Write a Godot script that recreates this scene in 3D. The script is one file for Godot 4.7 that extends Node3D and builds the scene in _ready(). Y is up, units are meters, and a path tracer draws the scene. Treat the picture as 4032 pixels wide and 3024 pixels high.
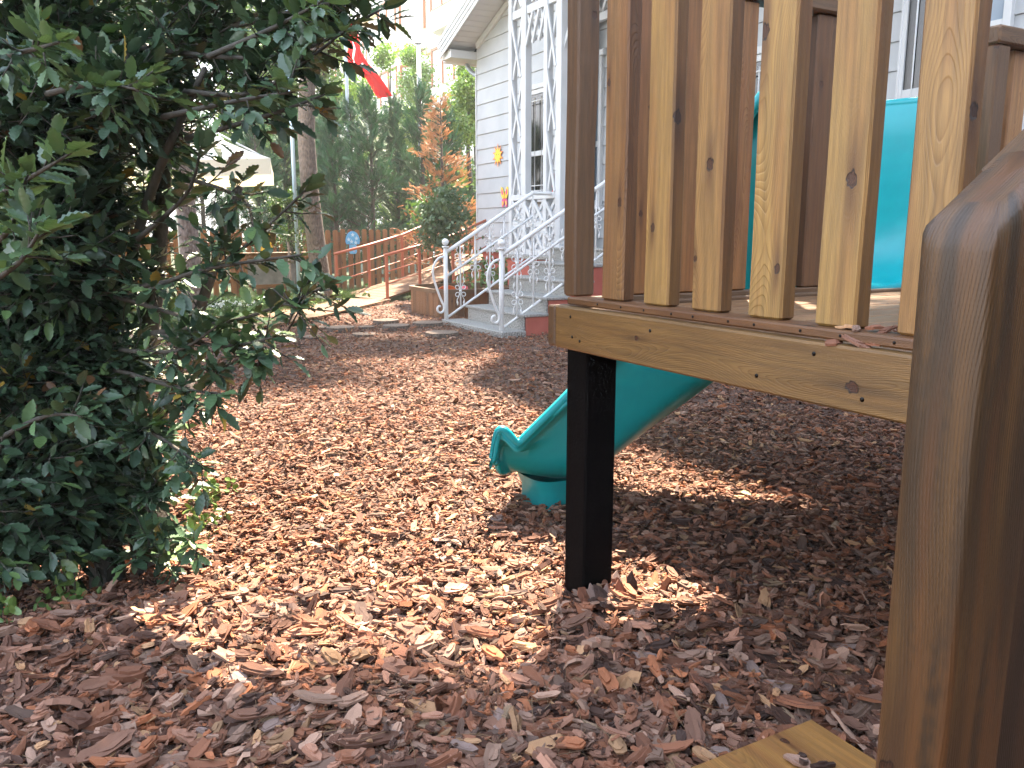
extends Node3D

const TAU2 := TAU
var rng := RandomNumberGenerator.new()
var nz := FastNoiseLite.new()
var M := {}
var used := {}

# ---------------------------------------------------------------- helpers
func V(x: float, y: float, z: float) -> Vector3:
	return Vector3(x, y, z)

func L(r: float, g: float, b: float) -> Color:      # linear colour -> sRGB albedo
	return Color(r, g, b).linear_to_srgb()

func numbered(n: String) -> String:
	if not used.has(n):
		used[n] = 0
		return n
	used[n] += 1
	return "%s_%03d" % [n, used[n]]

func thing(n: String, label: String, cat: String, group := "", at := Vector3.ZERO) -> Node3D:
	var o := Node3D.new()
	o.name = numbered(n)
	add_child(o)
	o.position = at
	tag(o, label, cat, group)
	return o

func tag(o: Node, label: String, cat: String, group := "") -> void:
	o.set_meta("label", label)
	o.set_meta("category", cat)
	if group != "":
		o.set_meta("group", group)

func part(n: String, mesh: Mesh, mat: Material, parent: Node, at := Vector3.ZERO, b := Basis.IDENTITY) -> MeshInstance3D:
	var o := MeshInstance3D.new()
	o.name = n if parent != self else numbered(n)
	if parent != self:
		var k := 0
		while parent.has_node(NodePath(String(o.name))):
			k += 1
			o.name = "%s_%03d" % [n, k]
	o.mesh = mesh
	if mat != null:
		o.material_override = mat
	parent.add_child(o)
	o.transform = Transform3D(b, at)
	return o

func struct(n: String, mesh: Mesh, mat: Material, at := Vector3.ZERO) -> MeshInstance3D:
	var o := part(n, mesh, mat, self, at)
	o.set_meta("kind", "structure")
	return o

func copies(n: String, mesh: Mesh, mat: Material, parent: Node, tr: Array, cols: Array) -> MultiMeshInstance3D:
	var mm := MultiMesh.new()
	mm.transform_format = MultiMesh.TRANSFORM_3D
	mm.use_colors = true
	mm.mesh = mesh
	mm.instance_count = tr.size()
	for i in tr.size():
		mm.set_instance_transform(i, tr[i])
		mm.set_instance_color(i, cols[i])
	var o := MultiMeshInstance3D.new()
	o.name = n
	o.multimesh = mm
	o.material_override = mat
	o.set_meta("kind", "stuff")
	if parent == self:
		o.name = numbered(n)
	parent.add_child(o, true)
	return o

func st_new() -> SurfaceTool:
	var st := SurfaceTool.new()
	st.begin(Mesh.PRIMITIVE_TRIANGLES)
	return st

func fin(st: SurfaceTool) -> ArrayMesh:
	st.generate_normals()
	return st.commit()

func tri(st: SurfaceTool, a: Vector3, b: Vector3, c: Vector3, o: Vector3, ua := Vector2.ZERO, ub := Vector2.ZERO, uc := Vector2.ZERO) -> void:
	var n := (c - a).cross(b - a)
	if n.dot((a + b + c) / 3.0 - o) < 0.0:
		var t := b
		b = c
		c = t
		var tu := ub
		ub = uc
		uc = tu
	st.set_uv(ua)
	st.add_vertex(a)
	st.set_uv(ub)
	st.add_vertex(b)
	st.set_uv(uc)
	st.add_vertex(c)

func quad(st: SurfaceTool, a: Vector3, b: Vector3, c: Vector3, d: Vector3, o: Vector3, ua := Vector2.ZERO, ub := Vector2.ZERO, uc := Vector2.ZERO, ud := Vector2.ZERO) -> void:
	tri(st, a, b, c, o, ua, ub, uc)
	tri(st, a, c, d, o, ua, uc, ud)

# a chamfered timber, its length along y (0..l), w along x, t along z, centred on x and z
func board(w: float, l: float, t: float, b := 0.003, tint := Color.WHITE, uo := -1.0, vo := -1.0, sway := 0.0, us := 0.3, vs := 1.5, edge := Color.WHITE) -> ArrayMesh:
	var st := st_new()
	st.set_smooth_group(-1)
	st.set_color(tint)
	if uo < 0.0:
		uo = rng.randf()
	if vo < 0.0:
		vo = rng.randf() * maxf(0.0, 1.0 - l / vs)
	var hw := w / 2.0
	var ht := t / 2.0
	var pr := [Vector2(-hw + b, -ht), Vector2(hw - b, -ht), Vector2(hw, -ht + b), Vector2(hw, ht - b), Vector2(hw - b, ht), Vector2(-hw + b, ht), Vector2(-hw, ht - b), Vector2(-hw, -ht + b)]
	var per := [0.0]
	for i in 8:
		per.append(per[i] + (pr[(i + 1) % 8] as Vector2).distance_to(pr[i]))
	var ys := [0.0, b, l - b, l]
	if sway > 0.0:
		ys = [0.0, b]
		for k in range(1, 7):
			ys.append(l * k / 7.0)
		ys.append_array([l - b, l])
	var sd := rng.randf() * 100.0
	var rings := []
	for k in ys.size():
		var sc := (hw - b) / hw if (k == 0 or k == ys.size() - 1) else 1.0
		var sct := (ht - b) / ht if (k == 0 or k == ys.size() - 1) else 1.0
		var rg := []
		for i in 8:
			var p: Vector2 = pr[i]
			var dx := 0.0
			if sway > 0.0:
				dx = sway * nz.get_noise_2d(sd + ys[k] * 60.0, (10.0 if p.x > 0 else 90.0) + sd)
			rg.append(Vector3(p.x * sc + dx, ys[k], p.y * sct))
		rings.append(rg)
	for k in ys.size() - 1:
		var o := Vector3(0, (ys[k] + ys[k + 1]) / 2.0, 0)
		for i in 8:
			var j := (i + 1) % 8
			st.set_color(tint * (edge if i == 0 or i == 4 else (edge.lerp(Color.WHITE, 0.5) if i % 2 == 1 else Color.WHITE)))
			var u0: float = uo + per[i] / us
			var u1: float = uo + per[i + 1] / us
			var v0: float = vo + ys[k] / vs
			var v1: float = vo + ys[k + 1] / vs
			quad(st, rings[k][i], rings[k][j], rings[k + 1][j], rings[k + 1][i], o, Vector2(u0, v0), Vector2(u1, v0), Vector2(u1, v1), Vector2(u0, v1))
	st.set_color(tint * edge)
	for e in [0, ys.size() - 1]:
		var rg: Array = rings[e]
		for i in range(1, 7):
			tri(st, rg[0], rg[i], rg[i + 1], Vector3(0, l / 2.0, 0), Vector2(uo, vo), Vector2(uo + 0.02 * i, vo), Vector2(uo + 0.02 * i, vo + 0.01))
	return fin(st)

# box by its min and max corners, chamfered; grain along the axis ax (0 x, 1 y, 2 z)
func bar(n: String, lo: Vector3, hi: Vector3, ax: int, mat: Material, parent: Node, b := 0.003, tint := Color.WHITE, uo := -1.0, vo := -1.0, sway := 0.0, edge := Color.WHITE) -> MeshInstance3D:
	var s := hi - lo
	var c := (lo + hi) / 2.0
	if ax == 1:
		return part(n, board(s.x, s.y, s.z, b, tint, uo, vo, sway, 0.3, 1.5, edge), mat, parent, Vector3(c.x, lo.y, c.z))
	if ax == 0:   # length along x: local y -> x, local x -> -y... local z -> z
		return part(n, board(s.y, s.x, s.z, b, tint, uo, vo, sway), mat, parent, Vector3(lo.x, c.y, c.z), Basis(Vector3(0, -1, 0), Vector3(1, 0, 0), Vector3(0, 0, 1)))
	return part(n, board(s.x, s.z, s.y, b, tint, uo, vo, sway), mat, parent, Vector3(c.x, c.y, lo.z), Basis(Vector3(1, 0, 0), Vector3(0, 0, 1), Vector3(0, -1, 0)))

# bar between two points, w across (horizontal-ish), t the other way
func strut(n: String, a: Vector3, b: Vector3, w: float, t: float, side: Vector3, mat: Material, parent: Node, ch := 0.003, tint := Color.WHITE) -> MeshInstance3D:
	var y := (b - a).normalized()
	var x := (side - y * side.dot(y)).normalized()
	return part(n, board(w, a.distance_to(b), t, ch, tint), mat, parent, a, Basis(x, y, x.cross(y)))

func tube(st: SurfaceTool, pts: Array, rad: Array, sides := 8, twist := 0.0, caps := true) -> void:
	st.set_smooth_group(0)
	var n := pts.size()
	var t0: Vector3 = (pts[1] - pts[0]).normalized()
	var x := t0.cross(Vector3(0.31, 0.92, 0.17)).normalized()
	var rings := []
	var run := 0.0
	var runs := []
	for k in n:
		var t: Vector3
		if k == 0:
			t = t0
		elif k == n - 1:
			t = (pts[k] - pts[k - 1]).normalized()
		else:
			t = (pts[k + 1] - pts[k - 1]).normalized()
		x = (x - t * x.dot(t)).normalized()
		var y := t.cross(x)
		if k > 0:
			run += (pts[k] as Vector3).distance_to(pts[k - 1])
		runs.append(run)
		var rg := []
		for i in sides:
			var a := TAU * i / sides + twist * run
			rg.append(pts[k] + (x * cos(a) + y * sin(a)) * float(rad[k]))
		rings.append(rg)
	for k in n - 1:
		var o: Vector3 = (pts[k] + pts[k + 1]) / 2.0
		for i in sides:
			var j := (i + 1) % sides
			quad(st, rings[k][i], rings[k][j], rings[k + 1][j], rings[k + 1][i], o, Vector2(float(i) / sides, runs[k]), Vector2(float(i + 1) / sides, runs[k]), Vector2(float(i + 1) / sides, runs[k + 1]), Vector2(float(i) / sides, runs[k + 1]))
	if caps:
		for i in range(1, sides - 1):
			tri(st, rings[0][0], rings[0][i], rings[0][i + 1], pts[1])
			tri(st, rings[n - 1][0], rings[n - 1][i], rings[n - 1][i + 1], pts[n - 2])

func tube_mesh(pts: Array, rad: Array, sides := 8, twist := 0.0) -> ArrayMesh:
	var st := st_new()
	tube(st, pts, rad, sides, twist)
	return fin(st)

func smooth_path(p: Array, k := 5) -> Array:
	var c := Curve3D.new()
	for i in p.size():
		var tn: Vector3 = (p[mini(i + 1, p.size() - 1)] - p[maxi(i - 1, 0)]) / 6.0
		c.add_point(p[i], -tn, tn)
	var out := []
	for i in (p.size() - 1) * k + 1:
		out.append(c.samplef(float(i) / k))
	return out

func lerp_rad(a: float, b: float, n: int) -> Array:
	var r := []
	for i in n:
		r.append(lerpf(a, b, float(i) / (n - 1)))
	return r

# flat shape with thickness: outline in x,y (convex or not), extruded along z
func plate(pts: PackedVector2Array, t: float) -> ArrayMesh:
	var st := st_new()
	st.set_smooth_group(-1)
	var idx := Geometry2D.triangulate_polygon(pts)
	var c := Vector2.ZERO
	for p in pts:
		c += p / pts.size()
	for k in range(0, idx.size(), 3):
		for z in [-t / 2.0, t / 2.0]:
			var a := pts[idx[k]]
			var b := pts[idx[k + 1]]
			var d := pts[idx[k + 2]]
			tri(st, Vector3(a.x, a.y, z), Vector3(b.x, b.y, z), Vector3(d.x, d.y, z), Vector3((a.x + b.x + d.x) / 3.0, (a.y + b.y + d.y) / 3.0, -z * 9.0), a, b, d)
	for i in pts.size():
		var a := pts[i]
		var b := pts[(i + 1) % pts.size()]
		quad(st, Vector3(a.x, a.y, -t / 2), Vector3(b.x, b.y, -t / 2), Vector3(b.x, b.y, t / 2), Vector3(a.x, a.y, t / 2), Vector3(c.x, c.y, 0), a, b, b, a)
	return fin(st)

func ell(rx: float, ry: float, n := 20, cx := 0.0, cy := 0.0, rot := 0.0) -> PackedVector2Array:
	var p := PackedVector2Array()
	for i in n:
		var a := TAU * i / n
		p.append(Vector2(rx * cos(a), ry * sin(a)).rotated(rot) + Vector2(cx, cy))
	return p

func mat(c: Color, rough := 0.7, extra := {}) -> StandardMaterial3D:
	var m := StandardMaterial3D.new()
	m.albedo_color = c
	m.roughness = rough
	for k in extra:
		m.set(k, extra[k])
	return m

func to_tex(w: int, h: int, d: PackedByteArray) -> ImageTexture:
	return ImageTexture.create_from_image(Image.create_from_data(w, h, false, Image.FORMAT_RGB8, d))

# sawn softwood: growth rings cut by the board's face, warped round knots
func wood_maps(sd: int, knots: Array, light: Color, dark: Color, red: Color, pith: float, depth: float, freq: float, stain := 0.0) -> Array:
	var w := 384
	var h := 1024
	var d := PackedByteArray()
	d.resize(w * h * 3)
	var hd := PackedByteArray()
	hd.resize(w * h)
	var n := FastNoiseLite.new()
	n.seed = sd
	n.frequency = 1.0
	n.fractal_type = FastNoiseLite.FRACTAL_NONE
	for y in h:
		var Y := 1.5 * y / h
		var px := pith + 0.05 * n.get_noise_2d(Y * 1.3, 7.0)
		var dd := depth + 0.018 * n.get_noise_2d(Y * 2.2, 31.0)
		for x in w:
			var X := 0.3 * x / w
			var wx := 0.006 * (1.0 - 0.8 * stain) * n.get_noise_2d(X * 14.0, Y * 3.0)
			var kn := 0.0
			var kd := 9.0
			for k in knots:
				var ex: float = X - k[0]
				var ey: float = Y - k[1]
				var kr: float = k[2]
				if absf(ey) < kr * 18.0 and absf(ex) < kr * 5.0:
					var e := exp(-(ex * ex / (3.0 * kr * kr) + ey * ey / (9.0 * kr * kr)))
					wx += (1.0 if ex > 0 else -1.0) * -kr * 0.9 * e
					var q := sqrt(ex * ex + ey * ey * 0.55) / kr
					kd = minf(kd, q + 0.28 * n.get_noise_2d(X * 90.0, Y * 60.0))
					kn = maxf(kn, exp(-(ex * ex / (1.3 * kr * kr * (1.0 + absf(ey) / kr * 0.12)) + ey * ey / (60.0 * kr * kr))))
			var r := sqrt((X - px + wx) * (X - px + wx) + dd * dd)
			var ph := r * freq + 0.35 * n.get_noise_2d(X * 30.0, Y * 5.0)
			var fr := ph - floorf(ph)
			var s := fr * fr * (1.0 - smoothstep(0.86, 1.0, fr))
			var fine := n.get_noise_2d(X * 900.0, Y * 14.0)
			var st := n.get_noise_2d(X * 16.0 + 50.0, Y * 1.6)
			var c := light.lerp(dark, clampf(s * 0.62 + 0.12 * n.get_noise_2d(X * 300.0, Y * 4.0), 0.0, 1.0))
			c = c.lerp(red, clampf(0.15 + 1.1 * st, 0.0, 0.8) * 0.5)
			c = c * (1.0 + 0.09 * fine + 0.10 * n.get_noise_2d(X * 60.0 + 9.0, Y * 3.0))
			c = c.lerp(red * 0.70, kn * 0.75)
			if stain > 0.0:
				var sv := n.get_noise_2d(X * 26.0 + 80.0, Y * 1.7) + 0.5 * n.get_noise_2d(X * 90.0, Y * 40.0 + 40.0) * clampf(n.get_noise_2d(X * 9.0, Y * 3.0 + 70.0) + 0.3, 0.0, 1.0)
				c = c.lerp(Color(0.20, 0.145, 0.085), clampf(sv * 0.8 + 0.15, 0.0, 0.6) * stain)
				c = c.lerp(Color(0.44, 0.27, 0.13), clampf(n.get_noise_2d(X * 24.0 + 200.0, Y * 1.5) * 1.2 - 0.15, 0.0, 0.6) * stain)
			var hv := 0.55 - 0.35 * s + 0.12 * fine
			if kd < 1.25:
				var kk := 0.5 + 0.5 * sin(kd * 24.0)
				var kc := Color(0.20, 0.11, 0.06).lerp(Color(0.33, 0.19, 0.10), kk)
				if kd > 0.9:
					kc = Color(0.13, 0.07, 0.04)
				c = c.lerp(kc, 1.0 - smoothstep(1.0, 1.25, kd))
				hv -= 0.25 * (1.0 - smoothstep(0.8, 1.2, kd))
			var i := (y * w + x) * 3
			d[i] = int(clampf(c.r, 0, 1) * 255.0)
			d[i + 1] = int(clampf(c.g, 0, 1) * 255.0)
			d[i + 2] = int(clampf(c.b, 0, 1) * 255.0)
			hd[y * w + x] = int(clampf(hv, 0, 1) * 255.0)
	var hi := Image.create_from_data(w, h, false, Image.FORMAT_L8, hd)
	hi.convert(Image.FORMAT_RGBA8)
	hi.bump_map_to_normal_map(3.0)
	return [to_tex(w, h, d), ImageTexture.create_from_image(hi)]

func noise_tex(c0: Color, c1: Color, fr: float, sd: int, oct := 4, size := 256, mid = null) -> NoiseTexture2D:
	var t := NoiseTexture2D.new()
	t.width = size
	t.height = size
	t.seamless = true
	var f := FastNoiseLite.new()
	f.seed = sd
	f.frequency = fr
	f.fractal_octaves = oct
	t.noise = f
	var g := Gradient.new()
	g.set_color(0, c0)
	g.set_color(1, c1)
	if mid != null:
		g.add_point(0.5, mid)
	t.color_ramp = g
	return t

func bump_tex(fr: float, sd: int, strength := 6.0, size := 256) -> NoiseTexture2D:
	var t := NoiseTexture2D.new()
	t.width = size
	t.height = size
	t.seamless = true
	t.as_normal_map = true
	t.bump_strength = strength
	var f := FastNoiseLite.new()
	f.seed = sd
	f.frequency = fr
	f.fractal_octaves = 4
	t.noise = f
	return t

func tri_mat(tex: Texture2D, rough: float, scale: Vector3, nrm = null, ns := 1.0, world := false) -> StandardMaterial3D:
	var m := StandardMaterial3D.new()
	m.albedo_texture = tex
	m.roughness = rough
	m.uv1_triplanar = true
	m.uv1_world_triplanar = world
	m.uv1_scale = scale
	if nrm != null:
		m.normal_enabled = true
		m.normal_texture = nrm
		m.normal_scale = ns
	return m

# ---------------------------------------------------------------- ground height
func gh(x: float, z: float) -> float:
	var y := 0.016 * nz.get_noise_2d(x * 45.0, z * 45.0) + 0.03 * nz.get_noise_2d(x * 14.0 + 300.0, z * 14.0)
	y += 0.05 * exp(-((x - 1.39) * (x - 1.39) + (z + 1.90) * (z + 1.90)) / 0.03)
	y += 0.035 * exp(-((x + 0.1) * (x + 0.1) / 0.35 + (z + 2.55) * (z + 2.55) / 0.02))
	var bx := (x + 0.35) / 0.75
	var bz := (z + 3.35) / 0.62
	y -= 0.10 * (1.0 - smoothstep(0.6, 1.15, sqrt(bx * bx + bz * bz)))
	return y * (1.0 - smoothstep(6.0, 9.5, -z) * 0.7)

# which ground stands where: mulch unless past the boardwalk or under the steps
const EDGE := [Vector2(-3.0, -8.3), Vector2(0.4, -9.05), Vector2(1.44, -9.62), Vector2(2.4, -10.25), Vector2(3.19, -11.04), Vector2(4.2, -12.25), Vector2(5.07, -13.3)]
func edge_z(x: float) -> float:
	if x <= EDGE[0].x:
		return EDGE[0].y
	for i in EDGE.size() - 1:
		if x < EDGE[i + 1].x:
			return lerpf(EDGE[i].y, EDGE[i + 1].y, (x - EDGE[i].x) / (EDGE[i + 1].x - EDGE[i].x))
	return -13.3 - (x - 5.07) * 0.27

func _ready() -> void:
	rng.seed = 77
	nz.seed = 5
	nz.frequency = 0.02
	sky_and_camera()
	materials()
	ground()
	mulch()
	path_and_ramp()
	house()
	porch()
	steps_and_rails()
	tower()
	slide()
	sandbox()
	fence_and_signs()
	background()
	trees()
	bush()
	small_things()

func sky_and_camera() -> void:
	var cam := Camera3D.new()
	cam.name = "camera"
	cam.position = Vector3(0, 1.15, 0)
	cam.rotation_degrees = Vector3(-10.35, -29.05, 0)
	cam.fov = 49.73
	cam.near = 0.05
	cam.far = 600.0
	add_child(cam)
	cam.make_current()
	var env := Environment.new()
	env.background_mode = Environment.BG_SKY
	var sm := ProceduralSkyMaterial.new()
	sm.sky_top_color = Color(0.76, 0.83, 0.94)
	sm.sky_horizon_color = Color(0.97, 0.97, 0.97)
	sm.ground_horizon_color = Color(0.62, 0.62, 0.60)
	sm.ground_bottom_color = Color(0.30, 0.29, 0.27)
	sm.sky_curve = 0.25
	sm.sky_energy_multiplier = 0.85
	var sky := Sky.new()
	sky.sky_material = sm
	env.sky = sky
	env.tonemap_mode = Environment.TONE_MAPPER_LINEAR
	env.tonemap_exposure = 8.2
	env.sdfgi_enabled = true
	env.ssao_enabled = true
	env.ssil_enabled = true
	env.fog_enabled = true
	env.fog_density = 0.0020
	env.fog_light_color = Color(1.0, 0.99, 0.96)
	var we := WorldEnvironment.new()
	we.name = "world_environment"
	we.environment = env
	add_child(we)
	var sun := DirectionalLight3D.new()
	sun.name = "sun"
	sun.light_color = Color(1.0, 0.93, 0.83)
	sun.light_energy = 1.6
	sun.light_angular_distance = 1.0
	sun.shadow_enabled = true
	var a := deg_to_rad(40.0)
	var e := deg_to_rad(58.0)
	var s := Vector3(sin(a) * cos(e), sin(e), -cos(a) * cos(e))
	add_child(sun)
	sun.look_at_from_position(s * 30.0, Vector3.ZERO, Vector3.UP)

func materials() -> void:
	# timber of the play tower
	var li := Color(0.57, 0.44, 0.28)
	var da := Color(0.42, 0.30, 0.17)
	var re := Color(0.46, 0.31, 0.19)
	var sets := [
		[[[0.06, 0.42, 0.010], [0.10, 0.20, 0.005], [0.20, 0.30, 0.010], [0.26, 0.85, 0.009]], li, da, re, 0.10, 0.07, 400.0],
		[[[0.09, 0.62, 0.011], [0.05, 0.18, 0.006], [0.17, 0.35, 0.007], [0.24, 0.85, 0.011]], Color(0.59, 0.465, 0.29), Color(0.45, 0.33, 0.185), re, 0.22, 0.09, 430.0],
		[[[0.05, 0.30, 0.008], [0.08, 0.95, 0.009], [0.11, 0.62, 0.006], [0.22, 0.55, 0.010]], Color(0.51, 0.38, 0.25), Color(0.37, 0.25, 0.155), Color(0.43, 0.28, 0.18), 0.02, 0.07, 380.0],
		[[[0.070, 0.43, 0.0055], [0.050, 1.10, 0.010], [0.2, 0.6, 0.012]], Color(0.49, 0.40, 0.25), Color(0.38, 0.29, 0.175), Color(0.45, 0.345, 0.20), 0.05, 0.022, 330.0],
		[[[0.07, 1.3, 0.012], [0.18, 0.9, 0.008]], Color(0.37, 0.265, 0.17), Color(0.23, 0.155, 0.09), Color(0.36, 0.235, 0.13), 0.12, 0.05, 300.0],
		[[[0.20, 0.55, 0.012]], Color(0.40, 0.285, 0.155), Color(0.24, 0.16, 0.085), Color(0.40, 0.25, 0.13), -0.5, 0.05, 260.0, 1.0],
	]
	for i in sets.size():
		var s: Array = sets[i]
		var t := wood_maps(100 + i, s[0], s[1], s[2], s[3], s[4], s[5], s[6], s[7] if s.size() > 7 else 0.0)
		var m := StandardMaterial3D.new()
		m.albedo_texture = t[0]
		m.vertex_color_use_as_albedo = true
		m.roughness = 0.5
		m.normal_enabled = true
		m.normal_texture = t[1]
		m.normal_scale = 0.6
		M["wood%d" % i] = m
	M.newel = M.wood5
	M.newel.albedo_color = L(0.56, 0.52, 0.40)
	M.white = tri_mat(noise_tex(Color(0.75, 0.76, 0.77), Color(0.81, 0.815, 0.82), 0.01, 4), 0.5, Vector3(0.4, 0.4, 0.4))
	M.white_gloss = mat(Color(0.88, 0.88, 0.88), 0.3)
	M.siding = tri_mat(noise_tex(Color(0.66, 0.675, 0.69), Color(0.715, 0.725, 0.735), 0.012, 9), 0.55, Vector3(0.5, 0.5, 0.5))
	M.granite = tri_mat(noise_tex(L(0.06, 0.06, 0.057), L(0.50, 0.49, 0.46), 0.10, 12, 3, 256, L(0.27, 0.265, 0.25)), 0.45, Vector3(1.6, 1.6, 1.6))
	M.red_wall = tri_mat(noise_tex(L(0.36, 0.085, 0.06), L(0.44, 0.115, 0.085), 0.02, 3), 0.8, Vector3(1, 1, 1))
	M.black_steel = tri_mat(noise_tex(Color(0.03, 0.025, 0.025), Color(0.055, 0.045, 0.042), 0.02, 31), 0.7, Vector3(3, 3, 3), bump_tex(0.08, 32, 1.5), 0.3)
	M.black_steel.metallic_specular = 0.12
	M.rail_red = mat(L(0.42, 0.115, 0.06), 0.45)
	M.teal = tri_mat(noise_tex(L(0.0, 0.26, 0.29), L(0.0, 0.30, 0.33), 0.03, 8), 0.35, Vector3(1.5, 1.5, 1.5), bump_tex(0.02, 81, 1.0), 0.15)
	M.teal.backlight = Color(0.0, 0.18, 0.20)
	M.teal.backlight_enabled = true
	M.mulch_base = tri_mat(noise_tex(L(0.04, 0.022, 0.015), L(0.24, 0.13, 0.09), 0.06, 21, 4, 512, L(0.12, 0.065, 0.045)), 0.95, Vector3(2.0, 2.0, 2.0), bump_tex(0.07, 22, 12.0, 512), 1.0, true)
	M.soil = tri_mat(noise_tex(L(0.025, 0.035, 0.012), L(0.07, 0.08, 0.03), 0.03, 41), 0.95, Vector3(0.5, 0.5, 0.5), null, 1.0, true)
	M.bark_chip = tri_mat(noise_tex(Color(0.55, 0.52, 0.5), Color(1.0, 1.0, 1.0), 0.035, 51), 0.85, Vector3(14, 40, 6), bump_tex(0.05, 52, 8.0), 0.8)
	M.bark_chip.vertex_color_use_as_albedo = true
	M.pine_bark = tri_mat(noise_tex(L(0.05, 0.04, 0.035), L(0.23, 0.18, 0.15), 0.03, 61, 5, 256), 0.95, Vector3(5, 1.3, 5), bump_tex(0.03, 62, 14.0), 1.0)
	M.pale_bark = tri_mat(noise_tex(L(0.16, 0.12, 0.10), L(0.42, 0.33, 0.29), 0.03, 63, 5, 256), 0.95, Vector3(5, 1.3, 5), bump_tex(0.03, 62, 14.0), 1.0)
	M.stem = tri_mat(noise_tex(L(0.03, 0.028, 0.022), L(0.10, 0.085, 0.07), 0.03, 64), 0.85, Vector3(6, 3, 6), bump_tex(0.04, 65, 6.0), 0.6)
	M.leaf = mat(Color.WHITE, 0.38, {"vertex_color_use_as_albedo": true, "backlight_enabled": true, "backlight": Color(0.30, 0.36, 0.16)})
	M.needle = mat(Color.WHITE, 0.6, {"vertex_color_use_as_albedo": true, "backlight_enabled": true, "backlight": Color(0.25, 0.30, 0.14)})
	M.tree_leaf = mat(Color.WHITE, 0.5, {"vertex_color_use_as_albedo": true, "backlight_enabled": true, "backlight": Color(0.62, 0.72, 0.28)})
	M.grass = mat(Color.WHITE, 0.6, {"vertex_color_use_as_albedo": true, "backlight_enabled": true, "backlight": Color(0.3, 0.4, 0.15)})
	M.glass = mat(Color(0.02, 0.025, 0.028), 0.06, {"metallic_specular": 0.6})
	M.pane_pale = mat(Color(0.50, 0.56, 0.62), 0.08)
	M.steel = mat(Color(0.62, 0.66, 0.70), 0.4, {"metallic": 0.3})
	M.dark_screw = mat(Color(0.10, 0.09, 0.085), 0.4, {"metallic": 0.7})
	M.cream = tri_mat(noise_tex(L(0.80, 0.76, 0.66), L(0.88, 0.84, 0.75), 0.02, 71), 0.8, Vector3(0.2, 0.2, 0.2))
	M.brown_frame = mat(L(0.36, 0.13, 0.045), 0.5)
	M.canvas = mat(L(0.80, 0.77, 0.68), 0.8, {"backlight_enabled": true, "backlight": Color(0.7, 0.66, 0.55)})
	M.sand = tri_mat(noise_tex(L(0.42, 0.33, 0.20), L(0.60, 0.48, 0.31), 0.08, 91), 0.95, Vector3(3, 3, 3), bump_tex(0.08, 92, 4.0), 0.6)
	M.roof = tri_mat(noise_tex(L(0.06, 0.055, 0.05), L(0.12, 0.11, 0.10), 0.05, 95), 0.9, Vector3(2, 2, 2))

# ---------------------------------------------------------------- ground
func grid_sheet(x0: float, x1: float, z0: float, z1: float, step: float, hf: Callable) -> ArrayMesh:
	var st := st_new()
	st.set_smooth_group(0)
	var nx := int((x1 - x0) / step)
	var nzz := int((z1 - z0) / step)
	for j in nzz:
		for i in nx:
			var a := x0 + i * step
			var b := a + step
			var c := z0 + j * step
			var d := c + step
			quad(st, Vector3(a, hf.call(a, c), c), Vector3(b, hf.call(b, c), c), Vector3(b, hf.call(b, d), d), Vector3(a, hf.call(a, d), d), Vector3((a + b) / 2, -50, (c + d) / 2))
	return fin(st)

func ground() -> void:
	struct("ground", grid_sheet(-240, 240, -300, 180, 60.0, func(_x, _z): return -0.24), M.soil)
	struct("mulch_bed", grid_sheet(-7.0, 9.2, -16.2, 4.0, 0.12, func(x, z): return gh(x, z) - (0.20 if z < edge_z(x) - 0.1 else 0.0)), M.mulch_base)
	# planted strip between the boardwalk and the fence
	struct("lawn", grid_sheet(-8.0, 14.0, -26.0, -9.0, 0.5, func(x, z): return -0.03 if z < edge_z(x) - 1.3 else -0.25), mat(L(0.03, 0.055, 0.015), 0.95))
	var st := st_new()
	st.set_smooth_group(-1)
	for i in 26:
		var a := rng.randf() * TAU
		var r := sqrt(rng.randf()) * 0.10
		var p := Vector3(cos(a) * r, 0, sin(a) * r)
		var h := rng.randf_range(0.05, 0.13)
		var s := Vector3(cos(a * 3.1), 0, sin(a * 3.1)) * 0.004
		var le := Vector3(rng.randf_range(-0.05, 0.05), h, rng.randf_range(-0.05, 0.05))
		tri(st, p - s, p + s, p + le, p - Vector3(0, 0, 1))
	var tuft := fin(st)
	var tr := []
	var co := []
	for k in 5200:
		var x := rng.randf_range(-3.0, 6.0)
		var z := edge_z(x) - 1.3 - rng.randf() * rng.randf() * 4.5
		if z < -16.2:
			continue
		tr.append(Transform3D(Basis(Vector3.UP, rng.randf() * TAU).scaled(Vector3.ONE * rng.randf_range(0.7, 1.5)), Vector3(x, -0.03, z)))
		co.append(Color(0.05, 0.10, 0.022).lerp(Color(0.12, 0.19, 0.05), rng.randf()))
	var g := copies("grass", tuft, M.grass, self, tr, co)
	tag(g, "short green grass between the boardwalk and the picket fence", "grass")

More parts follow.
